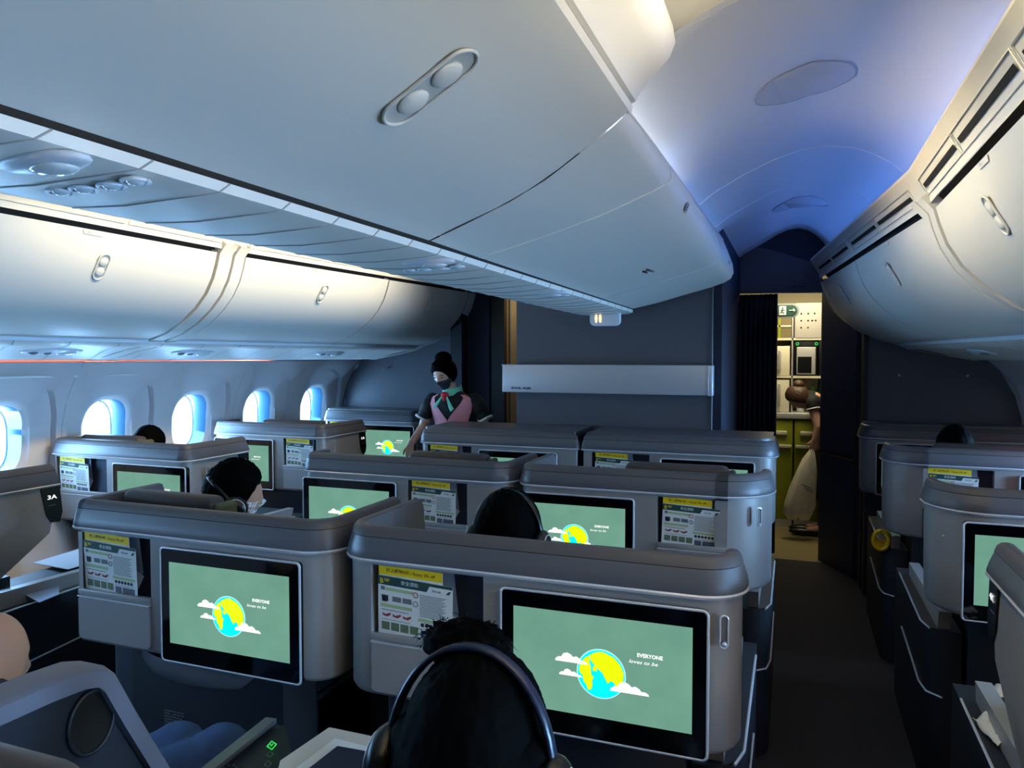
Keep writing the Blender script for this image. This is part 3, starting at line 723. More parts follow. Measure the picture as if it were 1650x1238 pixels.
# ------------------------------------------------------------------ screens and printed matter (shared meshes)
def make_screen_meshes():
    w, h = .49, .335
    fr = MB(); out = rrect(-w/2, w/2, -h/2, h/2, .012); fr.tube([(x, -.010, z) for x, z in out]+[(out[0][0], -.010, out[0][1])], .0038, M_silver, 6, False)
    gl = MB(); gl.prism([(x, -.012, z) for x, z in rrect(-w/2, w/2, -h/2, h/2, .012)], (0, .03, 0), M_glassblk)
    dp = MB(); aw, ah = .424, .24
    n = 22; m = 14
    rows = [[(-aw/2+aw*i/n, -.0128, -ah/2+ah*j/m+.008) for i in range(n+1)] for j in range(m+1)]
    sm = display_mat(); dp.grid(rows, sm, False)
    y1, y2, y3 = -.0133, -.0137, -.0141
    cx, cz, R = .005, -.007, .056
    halo = [(cx+(R+.0025)*math.cos(2*PI*k/40), y1, cz+(R+.0025)*math.sin(2*PI*k/40)) for k in range(40)]; dp.poly(halo, mat('display_pale', (190, 246, 246), .3, emit=1.0))
    dp.poly([(cx+R*math.cos(2*PI*k/40), y2, cz+R*math.sin(2*PI*k/40)) for k in range(40)], M_cyan)
    def land(pts): dp.poly([(cx+R*x, y3, cz+R*z) for x, z in pts], M_lime)
    land([(-.93, .08), (-.88, .38), (-.66, .62), (-.52, .70), (-.46, .60), (-.50, .42), (-.44, .30), (-.42, -.02), (-.40, -.12), (-.30, -.14), (-.38, -.35), (-.36, -.50), (-.42, -.72), (-.56, -.74), (-.62, -.52), (-.74, -.42), (-.78, -.16), (-.92, -.04)])
    land([(-.50, .74), (-.20, .90), (.08, .94), (.30, .86), (.55, .76), (.80, .50), (.95, .18), (.93, -.20), (.80, -.36), (.66, -.48), (.55, -.28), (.42, -.22), (.28, -.36), (.14, -.10), (.06, .06), (-.08, .16), (-.20, .26), (-.16, .10), (-.34, .08), (-.36, .24), (-.26, .34), (-.40, .44), (-.44, .56)])
    def cloud(x, z, k):
        dp.poly([(x+k*a, y3-.0003, z+k*b) for a, b in ((-1, 0), (-.97, .14), (-.8, .26), (-.62, .28), (-.5, .48), (-.25, .56), (-.02, .46), (.1, .34), (.3, .40), (.5, .30), (.6, .18), (.82, .18), (.97, .08), (1, 0))], M_white)
    cloud(-.066, .010, .040); cloud(-.068, -.022, .028); cloud(.072, -.042, .045)
    dp.text('EVERYONE', (.089, y3, .046), (1, 0, 0), (0, 0, 1), .0085, M_white, bold=.03, width=.058)
    dp.text('loves to be', (.070, y3, .030), (1, 0, 0), (0, 0, 1), .0085, M_white, shear=.35, bold=.004, width=.066)
    return fr, gl, dp
def display_mat():
    m = mat('display_picture', (104, 158, 138), .12, emit=1.0, spec=.5); nt = m.node_tree; b = nt.nodes['Principled BSDF']
    tc = nt.nodes.new('ShaderNodeTexCoord'); n = nt.nodes.new('ShaderNodeTexNoise'); n.inputs['Scale'].default_value = 7; n.inputs['Detail'].default_value = 3
    nt.links.new(tc.outputs['Object'], n.inputs['Vector'])
    mx = nt.nodes.new('ShaderNodeMix'); mx.data_type = 'RGBA'
    mx.inputs['A'].default_value = (*s2l((90, 136, 118)), 1); mx.inputs['B'].default_value = (*s2l((120, 170, 150)), 1)
    nt.links.new(n.outputs['Fac'], mx.inputs['Factor']); nt.links.new(mx.outputs['Result'], b.inputs['Emission Color'])
    return m
_fr, _gl, _dp = make_screen_meshes()
_proto = [_fr.build('screen_frame'), _gl.build('monitor'), _dp.build('display')]
SCR = [o.data for o in _proto]
for o in _proto: bpy.data.objects.remove(o)
def add_screen(parent, x, z, y=0.0):
    g = bpy.data.objects.new('monitor', SCR[1]); COL.objects.link(g); g.parent = parent; g.location = (x, y, z)
    f = bpy.data.objects.new('screen_frame', SCR[0]); COL.objects.link(f); f.parent = g
    d = bpy.data.objects.new('display', SCR[2]); COL.objects.link(d); d.parent = g; d['label'] = 'lit display with globe and clouds on green'
def make_prints():
    # origin at lower left corner of each sheet, facing -Y
    c = MB(); W, H = .215, .165; D = .0012
    c.box((0, 0, 0), (W, D, H), M_paper); y = -.0003
    def r(x0, x1, z0, z1, m, yy=y): c.poly([(x0, yy, z0), (x1, yy, z0), (x1, yy, z1), (x0, yy, z1)], m)
    c.poly([(0, y, H), (0, y, H-.024), (.142, y, H-.024), (.150, y, H-.008), (W, y, H-.008), (W, y, H)], M_pgreen)
    c.text('B', (.006, y*2, H-.020), (1, 0, 0), (0, 0, 1), .014, M_pyel, bold=.02)
    c.text('787', (.018, y*2, H-.014), (1, 0, 0), (0, 0, 1), .008, M_pyel, bold=.02)
    c.text('安全須知', (.068, y*2, H-.016), (1, 0, 0), (0, 0, 1), .009, M_paper, bold=.01)
    c.text('EVA AIR', (.158, y*2, H-.021), (1, 0, 0), (0, 0, 1), .005, M_pdark, bold=.02)
    c.poly([(.196, y*2, H-.022), (.206, y*2, H-.022), (.211, y*2, H-.012), (.203, y*2, H-.014)], M_pgreen)
    r(.022, .105, H-.038, H-.030, M_plime); r(.006, .100, H-.084, H-.075, M_plime); r(.118, .208, H-.106, H-.098, M_plime)
    r(.008, .020, H-.038, H-.028, M_pgrey)
    for k in range(5): c.prism([(.010+.004*k, y, H-.052-.003*(k % 2)), (.014+.004*k, y, H-.050), (.018+.003*k, y, H-.066), (.012+.003*k, y, H-.070)], (0, -.0002, 0), M_pdark)
    r(.042, .068, H-.066, H-.052, M_pgrey); r(.072, .098, H-.066, H-.052, M_pgrey)
    for z in (H-.038, H-.062): c.tube([(.110+.007*math.cos(a*PI/6), y, z+.007*math.sin(a*PI/6)) for a in range(13)], .0012, M_pred if z > H-.05 else M_pgrey, 5, False)
    for k in range(17): r(.122, .198-.012*((k*7) % 5)/4, H-.034-k*.0036-.0016, H-.034-k*.0036, M_pgrey)
    for k in range(3):
        x = .012+k*.030; c.poly([(x, y, H-.100), (x+.010, y, H-.104), (x+.024, y, H-.098), (x+.026, y, H-.103), (x+.016, y, H-.110), (x+.002, y, H-.108)], M_pred)
    r(.010, .09, H-.0925, H-.0905, M_pgrey); r(.010, .095, H-.1185, H-.117, M_pgrey)
    for k in range(6): c.poly([(.130+.0125*k+.0055*math.cos(a), y, H-.115+.0055*math.sin(a)) for a in [q*PI/5 for q in range(10)]], M_pdark)
    r(.128, .2, H-.126, H-.1245, M_pgrey)
    pg = mat('print_photo_green', (104, 118, 88), .5, var=.5, vscale=160); pb = mat('print_photo_blue', (92, 96, 112), .5, var=.5, vscale=160)
    for k in range(4): r(.010+k*.028, .034+k*.028, H-.146, H-.124, pg)
    r(.126, .152, H-.150, H-.130, pb); r(.156, .205, H-.150, H-.130, pb)
    card = c.build('safety_card')
    c = MB(); W, H = .185, .19
    c.box((0, 0, 0), (W, D, H), M_paper); c.poly([(0, -.0003, H), (0, -.0003, H-.026), (W, -.0003, H-.026), (W, -.0003, H)], M_pyel)
    c.text('機上購物9折 / Enjoy 5% off', (.022, -.0006, H-.017), (1, 0, 0), (0, 0, 1), .008, mat('print_brown', (84, 50, 20), .5), bold=.01, width=.142)
    bro = c.build('sale_brochure')
    c = MB(); W, H = .15, .185
    c.poly([(0, 0, 0), (W*.72, 0, 0), (W*.78, 0, .05), (W, 0, .07), (W*.92, 0, H), (.0, 0, H)], M_pblue)
    c.poly([(W*.70, -.0008, .0), (W*.70, -.0008, .085), (W*1.02, -.0008, .062), (W*.85, -.0008, .02)], mat('folder_light', (180, 196, 212), .35))
    fol = c.build('plastic_folder')
    return card, bro, fol
CARD, BRO, FOL = make_prints()
_first = [True]
def place_prints(x, y, z, where, tilt=.0):
    """the three things in a pocket; x,y,z = lower left inside corner"""
    for src, name, dx, dy, dz, ry, lab, grp in ((FOL, 'plastic_folder', .085, .020, .004, .0, 'blue-grey folder', 'blue-grey folders in the seat pockets'),
            (BRO, 'sale_brochure', .008, .014, .002, .03, 'yellow-topped brochure', 'yellow-topped brochures in the seat pockets'),
            (CARD, 'safety_card', .006, .008, .0, .05, 'white safety card', 'safety cards in the seat pockets')):
        o = src if _first[0] else src.copy()
        if not _first[0]: COL.objects.link(o)
        o.location = (x+dx, y+dy, z+dz); o.rotation_euler = (.08 if src is not FOL else .03, ry, 0)
        tag(o, lab+' '+where, 'safety card' if src is CARD else 'brochure' if src is BRO else 'folder', grp)
    _first[0] = False

# ------------------------------------------------------------------ seat suites
def armL(z, L):       # how far the wing reaches forward at height z (front edge slants)
    P = [(.66, .30), (.70, .34), (.78, .62), (.88, .90), (.92, 1.0), (1.07, .97), (1.15, .93), (1.19, .86)]
    if z <= P[0][0]: return P[0][1]*L
    for (a, va), (b, vb) in zip(P, P[1:]):
        if z <= b: return L*(va+(vb-va)*(z-a)/(b-a))
    return P[-1][1]*L
def plan(hw, rl, rr, Ll, Lr, off, z, cuts):
    """points of the U path (local, aft face at y=0 facing -y), offset outward by off at height z"""
    pts = []
    la, lr = armL(z, Ll), armL(z, Lr)
    for k in range(7): t = 1-k/6; pts.append((-hw-off, rl+la*t))
    for k in range(1, 8): a = PI+PI/2*k/8; pts.append((-hw+rl+(rl+off)*math.cos(a), rl+(rl+off)*math.sin(a)))
    xs = [-hw+rl] + cuts + [hw-rr]
    for x in xs: pts.append((x, -off))
    for k in range(1, 8): a = 1.5*PI+PI/2*k/8; pts.append((hw-rr+(rr+off)*math.cos(a), rr+(rr+off)*math.sin(a)))
    for k in range(7): t = k/6; pts.append((hw+off, rr+lr*t))
    return pts
def suite(x0, x1, Y, pat, label, group, rl=.07, rr=.07, Ll=.42, Lr=.42, pocket=None, screen=None, hook=None, head=None, seat=True, flat=None, wing=None, print_where=None, name='business_seat', armside=None, bowl=None, wallside=None, headz=1.165):
    hw = (x1-x0)/2; cx = (x0+x1)/2
    t = thing(name, label, 'airline seat' if seat else 'console', (cx, Y, 0), group)
    mbn = lambda mb, nm, par=None: local_build(mb, nm, par or t)
    cuts = []; p0 = p1 = None
    wl = .17 if wallside == 'L' else 0; wr = .17 if wallside == 'R' else 0
    if pocket: p0, p1 = pocket; cuts = [p0, p1]
    cuts = sorted(cuts)
    xs_i0 = 7+7
    n_c = len(cuts)
    # lower body
    mb = MB(); Z = [(.700, -.05), (.701, -.022), (.708, -.008), (.722, 0), (.86, 0), (.872, 0), (1.055, 0), (1.068, 0)]
    rows = [[(x, y, z) for x, y in plan(hw, rl, rr, Ll, Lr, o, z, cuts)] for z, o in Z]
    def skip(i, j): return pocket is not None and j == xs_i0+1 and i in (5,)
    mb.grid(rows, M_shell, True, skip)
    # inner lining
    th = -.035
    rin = [[(x, y, z) for x, y in plan(hw, rl, rr, Ll, Lr, th, z, cuts)] for z in (1.05, .9, .72, .70)]
    mb.grid(rin, M_navy2, True)
    for a, b in zip(rows[3:], rows[4:]): pass
    for idx in (0, -1):
        ends = [r[idx] for r in rows[1:]]; e2 = [(r[idx][0]+(.035 if idx == 0 else -.035), r[idx][1], r[idx][2]) for r in rows[1:]]
        mb.grid([ends, e2], M_shell, False)
    mb.grid([rows[0], [(x, y, .70) for x, y in plan(hw, rl, rr, Ll, Lr, -.12, .7, cuts)]], M_dark)
    if pocket:
        d = .055
        a, b, c_, e_ = (p0, 0, .872), (p1, 0, .872), (p1, 0, 1.055), (p0, 0, 1.055)
        A, B, C_, E_ = [(q[0], d, q[2]-(.01 if q[2] < 1 else 0)) for q in (a, b, c_, e_)]
        mb.grid([[a, b, c_, e_, a], [A, B, C_, E_, A]], M_shell, False); mb.poly([A, B, C_, E_], mat('pocket_back', (84, 80, 78), .6))
    body = mbn(mb, 'shell')
    if pocket:
        mb = MB(); pts = rrect(p0+.004, p1-.004, .722, .853, .012)
        mb.prism([(x, -.008, z) for x, z in pts], (0, .012, 0), M_door); mbn(mb, 'pocket_door').data.set_sharp_from_angle(angle=.6)
        mb = MB(); mb.box((p0, -.006, .858), (p1, .006, .876), M_shell, .003); mb.box((p0+.002, -.010, .852), (p1-.002, .0, .8555), M_silver); mbn(mb, 'pocket_lip')
    # dark grey band
    mb = MB(); Z = [(1.071, .012), (1.078, .014), (1.10, .009), (1.127, .0)]
    ra = [[(x, y, z) for x, y in plan(hw, rl, rr, Ll, Lr, o, z, cuts)] for z, o in Z]
    mb.grid(ra, M_band, True)
    for idx in (0, -1):
        e = [r[idx] for r in ra]; mb.grid([e, [(q[0]+(.03 if idx == 0 else -.03), q[1], q[2]) for q in e]], M_band, False)
    mbn(mb, 'upper_band')
    # cap
    mb = MB()
    Z = [(1.129, .001), (1.131, .0), (1.144, -.004), (1.152, -.012), (1.154, -.026), (1.150, -.038), (1.13, -.044), (1.05, -.044), (.95, -.044)]
    rc = [[(x, y, z) for x, y in plan(hw, rl, rr, Ll, Lr, o, z, cuts)] for z, o in Z]
    mb.grid(rc, M_cap, True)
    mb.grid([[(x, y, z) for x, y in plan(hw, rl, rr, Ll, Lr, o, z, cuts)] for z, o in ((1.1255, -.0005), (1.1295, .0005))], M_gap, True)
    for idx in (0, -1):
        e = [r[idx] for r in rc[:6]]; mb.poly(e, M_cap)
    mbn(mb, 'rim_cap')
    # silver trim
    mb = MB(); Z = [(1.062, .002), (1.063, .012), (1.069, .016), (1.073, .012), (1.073, .0)]
    mb.grid([[(x, y, z) for x, y in plan(hw, rl, rr, Ll, Lr, o, z, cuts)] for z, o in Z], M_silver, True); mbn(mb, 'silver_trim')
    if flat:
        mb = MB(); mb.prism([(x, y, 1.135) for x, y in [(-hw+.02, flat), (-hw+.02, rl)]+[(x, y+.01) for x, y in plan(hw-.01, rl, rr, .0, .0, -.004, 1.135, [])[8:-8]]+[(hw-.02, rr), (hw-.02, flat)]], (0, 0, .03), M_band); mbn(mb, 'console_top')
        mb = MB(); mb.box((-hw+.03+wl*1.4, .1, .0), (hw-.03-wr*1.4, flat, .7), M_dark); mbn(mb, 'console_base')
    else:
        mb = MB()   # rounded foot well below the shell
        pts = [(-hw+.13+wl, .42), (-hw+.13+wl, .12), (-hw*.6, .05), (-hw*.2, .03), (hw*.2, .03), (hw*.6, .05), (hw-.13-wr, .12), (hw-.13-wr, .42)]
        mb.prism([(x, y, .0) for x, y in pts], (0, 0, .70), M_dark); mbn(mb, 'foot_well')
        if bowl is not None:
            mb = MB(); rows = []
            for z, k in ((.70, 1.0), (.67, 1.0), (.635, .93), (.625, .86)):
                rows.append([(bowl+.30*k*math.cos(PI+PI*i/16), .16+.17*k*math.sin(PI+PI*i/16), z) for i in range(17)])
            mb.grid(rows, M_band, True); mbn(mb, 'foot_well_rim')
        if armside:
            sg = 1 if armside == 'R' else -1; xo = sg*(hw-.005); xi = sg*(hw-.12); y0 = .16; y1 = 1.02
            arc = [(xo, y1), (xo, y0+.10), (sg*(hw-.015), y0+.05), (sg*(hw-.04), y0+.02), (sg*(hw-.08), y0), (xi, y0), (xi, y1)]
            mb = MB(); mb.prism([(x, y, 0) for x, y in arc], (0, 0, .60), M_dark); mbn(mb, 'aisle_panel')
            mb = MB(); mb.prism([(sg*(hw-.045), y0+.03, .60), (sg*(hw-.045), y1-.12, .60), (sg*(hw-.045), y1-.10, .655), (sg*(hw-.045), y0+.0, .672)], (-sg*.042, 0, 0), M_shell); mbn(mb, 'armrest').data.set_sharp_from_angle(angle=.6)
            mb = MB(); mb.tube([(xo+sg*.004, y1-.15, .615), (xo+sg*.004, y0+.10, .60), (sg*(hw-.02), y0+.03, .597)], .004, M_silver, 6)
            mb.tube([(xo+sg*.004, y1-.25, .40), (xo+sg*.004, y0+.12, .36), (sg*(hw-.015), y0+.04, .355), (sg*(hw-.06), y0-.002, .355)], .004, M_silver, 6); mbn(mb, 'trim_line')
    if screen is not None: add_screen(t, screen, .872, -.004)
    if hook is not None:
        for hx, hy, ang in hook:
            mb = MB(); C = Vector((hx, hy, .995)); U = Vector((math.cos(ang), math.sin(ang), 0)); N = Vector((math.sin(ang), -math.cos(ang), 0))
            ring = [C+U*u+Vector((0, 0, v))+N*.003 for u, v in capsule(0, 0, .009, .036, 8)]
            mb.tube(ring+[ring[0]], .0022, M_silver, 6, False); mb.poly([p-N*.001 for p in ring], M_band)
            mb.ball(C+Vector((0, 0, -.027))+N*.006, (.006, .006, .006), M_silver, 10, 6); mbn(mb, 'coat_hook')
    if wing:
        for sd, txt in wing:
            s = -1 if sd == 'L' else 1; xx = s*(hw+.003); L = Ll if s < 0 else Lr; r = rl if s < 0 else rr
            ye = lambda z: r+armL(z, L)
            mb = MB(); pts = [(xx, ye(1.064)-.002, 1.064), (xx, ye(.95)-.002, .95), (xx, ye(.915)-.012, .91), (xx, ye(.93)-.055, .915), (xx, ye(.95)-.075, .95), (xx, ye(1.06)-.085, 1.064)]
            mb.prism(pts, (s*.003, 0, 0), M_black); pl = mbn(mb, 'seat_number_plate')
            mb = MB(); yy = ye(1.02)-.062
            mb.text(txt, (xx+s*.0045, yy if s > 0 else yy+.045, 1.012), (0, s, 0), (0, 0, 1), .017, M_white, bold=.02, width=.042)
            mb.box((xx+s*.003, yy+.002, .985), (xx+s*.004, yy+.036, .987), M_pgrey)
            o = mbn(mb, 'seat_number', pl)
    if seat:
        hc, hwid = head if head else (0, .36)
        mb = MB(); mb.box((hc-hwid/2, .12, .98), (hc+hwid/2, .20, headz), M_leather, .03); mbn(mb, 'headrest')
        mb = MB(); mb.box((hc+hwid/2-.01, .13, .98), (hc+hwid/2+.02, .22, headz-.02), M_head, .014); mbn(mb, 'headrest_wing')
        mb = MB(); mb.box((hc-.26, .14, .42), (hc+.26, .26, 1.0), M_cush, .03); mbn(mb, 'backrest')
        mb = MB(); mb.box((hc-.26, .22, .34), (hc+.26, .78, .46), M_cush, .03); mbn(mb, 'seat_cushion')
        mb = MB(); mb.box((hc-.22, .2, 0), (hc+.22, .72, .34), M_dark); mbn(mb, 'seat_base')
        # shell-side console with sloping top beside the seat
        cs = -1 if hc > 0 else 1
        xa, xb = (hc+.27, hw-.13) if cs > 0 else (-hw+.13, hc-.27)
        if cs > 0: xb -= wr
        else: xa += wl
        if xb-xa < .04: xb = xa+.04
        mb = MB(); mb.box((xa, .12, 0), (xb, 1.02, .60), M_dark, .01); mb.box((xa, .12, .60), (xb, 1.0, .625), M_dark, .008); mbn(mb, 'side_console')
    if pocket and print_where:
        place_prints(cx+p0+.008, Y+.004, .866, print_where)
    return t
def local_build(mb, nm, par):
    # vertices are already local to the suite
    return mb.build(nm, par, origin=(0, 0, 0), auto=40)

GC = 'centre business seats'; GW = 'left window business seats'; GR = 'right window business seats'
# centre row 1 (nearest, backs towards the camera)
suite(-1.13, -.105, 1.68, 'PS', 'nearest grey centre seat back with the biggest globe screen, beside the right aisle', GC,
      rl=.09, rr=.09, Ll=.33, Lr=.02, pocket=(-.415, -.095), screen=.203, hook=[(.480, -.001, .35)], head=(-.2, .5), headz=1.08, armside='R', print_where='in the nearest centre seat back, above the dark hair bun')
suite(-2.12, -1.165, 1.68, 'PS', 'grey centre seat back left of the nearest one, holding the man with headphones', GC,
      rl=.05, rr=.09, Ll=.30, Lr=.33, pocket=(-.445, -.150), screen=.150, head=(-.22, .38), armside='L', bowl=-.02, print_where='in the seat back at lower left')
# row 2
suite(-1.07, -.075, 2.90, 'SP', 'centre seat of the second row on the aisle side, screen left and pocket right', GC,
      rl=.07, rr=.20, Ll=.33, Lr=.02, pocket=(.08, .345), screen=-.255, hook=[(.455, .04, .65)], head=(.13, .42), armside='R', print_where='in the second row centre seat by the right aisle')
suite(-2.14, -1.11, 2.90, 'SP', 'centre seat of the second row on the left, behind the man with headphones', GC,
      rl=.04, rr=.09, Ll=.12, Lr=.30, pocket=(.03, .32), screen=-.265, head=(.16, .40), armside='L', print_where='in the second row centre seat on the left')
# front centre console
suite(-1.125, -.085, 4.12, 'PS', 'right half of the low front console against the centre bulkhead', 'front centre console halves', rl=.01, rr=.10, Ll=.0, Lr=.25,
      pocket=(-.47, -.14), screen=.17, seat=False, flat=.44, name='front_console', print_where='in the front centre console, right half')
suite(-2.17, -1.16, 4.12, 'PS', 'left half of the low front console, next to the attendant in pink', 'front centre console halves', rl=.04, rr=.01, Ll=.25, Lr=0,
      pocket=(-.46, -.16), screen=.14, seat=False, flat=.44, name='front_console', print_where='in the front centre console, left half')
# left window seats
suite(-3.80, -2.87, 1.68, 'PS', 'left window seat marked 3A, only its grey wing shows at the left edge', GW, wallside='L', rr=.06, Lr=.50, wing=[('R', '3A')], head=(-.15, .4), armside='R')
suite(-3.81, -2.87, 2.92, 'PS', 'left window seat with blue-lit rim, a passenger\'s black hair above it', GW, wallside='L',
      rl=.03, rr=.05, Ll=.2, Lr=.42, pocket=(-.44, -.07), screen=.235, wing=[('R', '2A')], hook=[(.497, .12, PI/2)], head=(-.2, .44), armside='R', print_where='in the left window seat nearest the windows')
suite(-3.77, -2.88, 4.10, 'SP', 'left window seat two rows ahead, screen reflecting a window', GW, wallside='L',
      rl=.03, rr=.05, Ll=.2, Lr=.48, pocket=(.135, .40), screen=-.185, wing=[('R', '1A')], hook=[(.447, .12, PI/2)], head=(.1, .5), armside='R', print_where='in the window seat just beyond the blue-lit one')
suite(-3.70, -2.84, 5.30, 'PS', 'front console at the left windows against the navy bulkhead', 'front window consoles', wallside='L', rl=.03, rr=.05, Ll=.0, Lr=0.1,
      pocket=(-.40, -.10), screen=.18, seat=False, flat=.28, name='front_console', print_where='in the far left front console')
# right window seats
suite(.42, 1.38, 5.35, 'SP', 'front console by the right windows against the navy bulkhead', 'front window consoles', wallside='R', rl=.12, rr=.03, Ll=.1, Lr=0,
      pocket=(.18, .50), screen=-.15, seat=False, flat=.25, name='front_console', print_where='in the right front console')
suite(.44, 1.48, 4.12, 'PS', 'right window seat with rounded corner and yellow-topped brochure, black hair above it', GR, wallside='R',
      rl=.18, rr=.03, Ll=.05, Lr=.2, pocket=(-.36, -.06), screen=.285, hook=[(-.475, .075, -.75)], head=(.0, .6), armside='L', print_where='in the right window seat behind the wing')
suite(.46, 1.52, 2.90, 'SP', 'nearer right window seat with a lit green screen', GR, wallside='R',
      rl=.18, rr=.03, Ll=.05, Lr=.2, pocket=(.15, .45), screen=-.20, hook=[(-.485, .075, -.75)], head=(.1, .5), armside='L')
suite(.46, 1.52, 1.56, 'PS', 'dark seat wing with a lit number at the right edge of the photo', GR, wallside='R', rl=.06, Ll=.50, wing=[('L', '4K')], head=(.1, .5), armside='L')

# ------------------------------------------------------------------ people
def blob(name, parent, build, m, voxel=.009, smooth=4, mats=None, colorfn=None):
    """join overlapping solids into one continuous surface"""
    mb = MB(); build(mb); me = bpy.data.meshes.new('t'); me.from_pydata([tuple(v) for v in mb.v], [], mb.f)
    bm = bmesh.new(); bm.from_mesh(me); bmesh.ops.remove_doubles(bm, verts=bm.verts, dist=1e-6); bmesh.ops.recalc_face_normals(bm, faces=bm.faces); bm.to_mesh(me); bm.free()
    o = bpy.data.objects.new('t', me); COL.objects.link(o)
    r = o.modifiers.new('r', 'REMESH'); r.mode = 'VOXEL'; r.voxel_size = voxel
    q = o.modifiers.new('s', 'SMOOTH'); q.iterations = smooth; q.factor = .5
    dg = bpy.context.evaluated_depsgraph_get(); m2 = bpy.data.meshes.new_from_object(o.evaluated_get(dg))
    bpy.data.objects.remove(o); bpy.data.meshes.remove(me)
    m2.name = name; m2.materials.clear()
    o0 = Vector(parent['_w']) if parent is not None else Vector((0, 0, 0))
    ms = mats or [m]
    for x in ms: m2.materials.append(x)
    if colorfn:
        for p in m2.polygons: p.material_index = colorfn(p.center)
    for v in m2.vertices: v.co -= o0
    for p in m2.polygons: p.use_smooth = True
    n = bpy.data.objects.new(name, m2); COL.objects.link(n); n.parent = parent
    return n
def limb(mb, pts, rads, seg=14):
    P = [Vector(p) for p in pts]
    mb.tube(P, rads, M_skin, seg)
    for p, r in zip(P, rads): mb.ball(p, (r, r, r), M_skin, 12, 8)
def head_fn(d, k=1.0):
    x, y, z = d.x*.074, d.y*.094, d.z*.116
    if d.z < 0:
        t = -d.z; x *= 1-.22*t**1.6; y = y*(1-.30*t) if d.y < 0 else y*(1-.05*t)
    if d.y > .2:    # face looks +Y
        y += .020*math.exp(-(x/.010)**2-((z+.022)/.018)**2)
        y += .010*math.exp(-(x/.009)**2-((z+.002)/.02)**2)
        y -= .009*math.exp(-((abs(x)-.030)/.014)**2-((z-.012)/.011)**2)
        y += .005*math.exp(-(x/.035)**2-((z-.032)/.010)**2)
        y += .006*math.exp(-(x/.018)**2-((z+.058)/.008)**2)
        y += .009*math.exp(-(x/.018)**2-((z+.095)/.014)**2)
    return Vector((x, y, z))*k
def euler(yawd, pitchd, rolld=0):
    """yaw 0 looks ahead (+Y), positive turns to +X; pitch positive looks down"""
    return Matrix.Rotation(-math.radians(yawd), 3, 'Z') @ Matrix.Rotation(-math.radians(pitchd), 3, 'X') @ Matrix.Rotation(math.radians(rolld), 3, 'Y')
def add_head(mb, C, R, k=1.0):
    mb.ball(C, (1, 1, 1), M_skin, 56, 44, fn=lambda d: head_fn(d, k), rot=R)
    for s in (-1, 1):
        mb.ball(Vector(C)+R @ Vector((s*.076, -.012, -.012))*k, (1, 1, 1), M_skin, 14, 10, fn=lambda d: Vector((d.x*.011, d.y*.018+d.z*.006, d.z*.032))*k, rot=R)
def hair(parent, C, R, m, k=1.0, style='short', seedv=0, name='hair', line=.30):
    mb = MB(); C = Vector(C)
    def fn(d):
        p = head_fn(Vector((d.x, d.y*.999 if d.y < 0 else d.y, d.z)), 1)
        # region covered by hair: everything above the hairline, and the back down to the nape
        front = max(0, d.y)
        zl = -.62 + 1.15*min(1, front*1.25) if style != 'long' else -1.2+1.75*min(1, front*1.2)
        side = d.z - zl + line*.2
        w = 1/(1+math.exp(-side*16))
        st = mnoise.noise(Vector((d.x*9+seedv, d.y*9, d.z*1.6)))*.022 + mnoise.noise(Vector((d.x*11+seedv, d.y*11, d.z*11)))*.022
        if style == 'spiky': st = st*1.9 + max(0, d.z)*.05*abs(mnoise.noise(Vector((d.x*16, d.y*16, seedv))))
        g = .90 + w*(.215 + st)
        q = Vector((p.x*g*1.10, p.y*g*1.03, p.z*g*.97))
        if w > .5: q.z += .006
        return q*k
    mb.ball(C, (1, 1, 1), m, 96, 64, fn=fn, rot=R)
    return mb
def finish(mb, name, parent): return mb.build(name, parent)
def headphones(parent, C, R, k=1.0, neck=False, bandmat=None, label=None):
    C = Vector(C); mb = MB(); pts = []
    for i in range(25):
        a = PI*i/24; pts.append(C + R @ Vector((.098*k*math.cos(a), -.005, (.132*math.sin(a)-.01)*k)))
    t = parent
    band = MB(); rows = []
    for p_i, p in enumerate(pts):
        tan = (pts[min(p_i+1, 24)]-pts[max(p_i-1, 0)]).normalized(); ax = R @ Vector((0, 1, 0)); out = tan.cross(ax).normalized()
        if out.dot(p-C) < 0: out = -out
        rows.append([p+ax*.009*k+out*.0, p+ax*.006*k+out*.005, p-ax*.006*k+out*.005, p-ax*.009*k, p-ax*.006*k-out*.004, p+ax*.006*k-out*.004, p+ax*.009*k])
    band.grid(rows, bandmat or M_head_m, True); band.build('headband', t)
    for s in (-1, 1):
        cp = MB(); cp.ball(C+R @ Vector((s*.098, -.005, -.02))*k, (1, 1, 1), M_black, 22, 12, fn=lambda d: Vector((d.x*.024, d.y*.038, d.z*.045))*k, rot=R)
        ring = [C+R @ Vector((s*(.098+.016), -.005+.027*math.cos(a*PI/12), -.02+.033*math.sin(a*PI/12)))*k for a in range(25)]
        cp.tube(ring, .0018, M_silver, 6, False); cp.build('ear_cup', t)
def headphone_thing(C, R, label, k=1.0, bandmat=None):
    t = thing('headphones', label, 'headphones', tuple(C)); headphones(t, C, R, k, bandmat=bandmat); return t
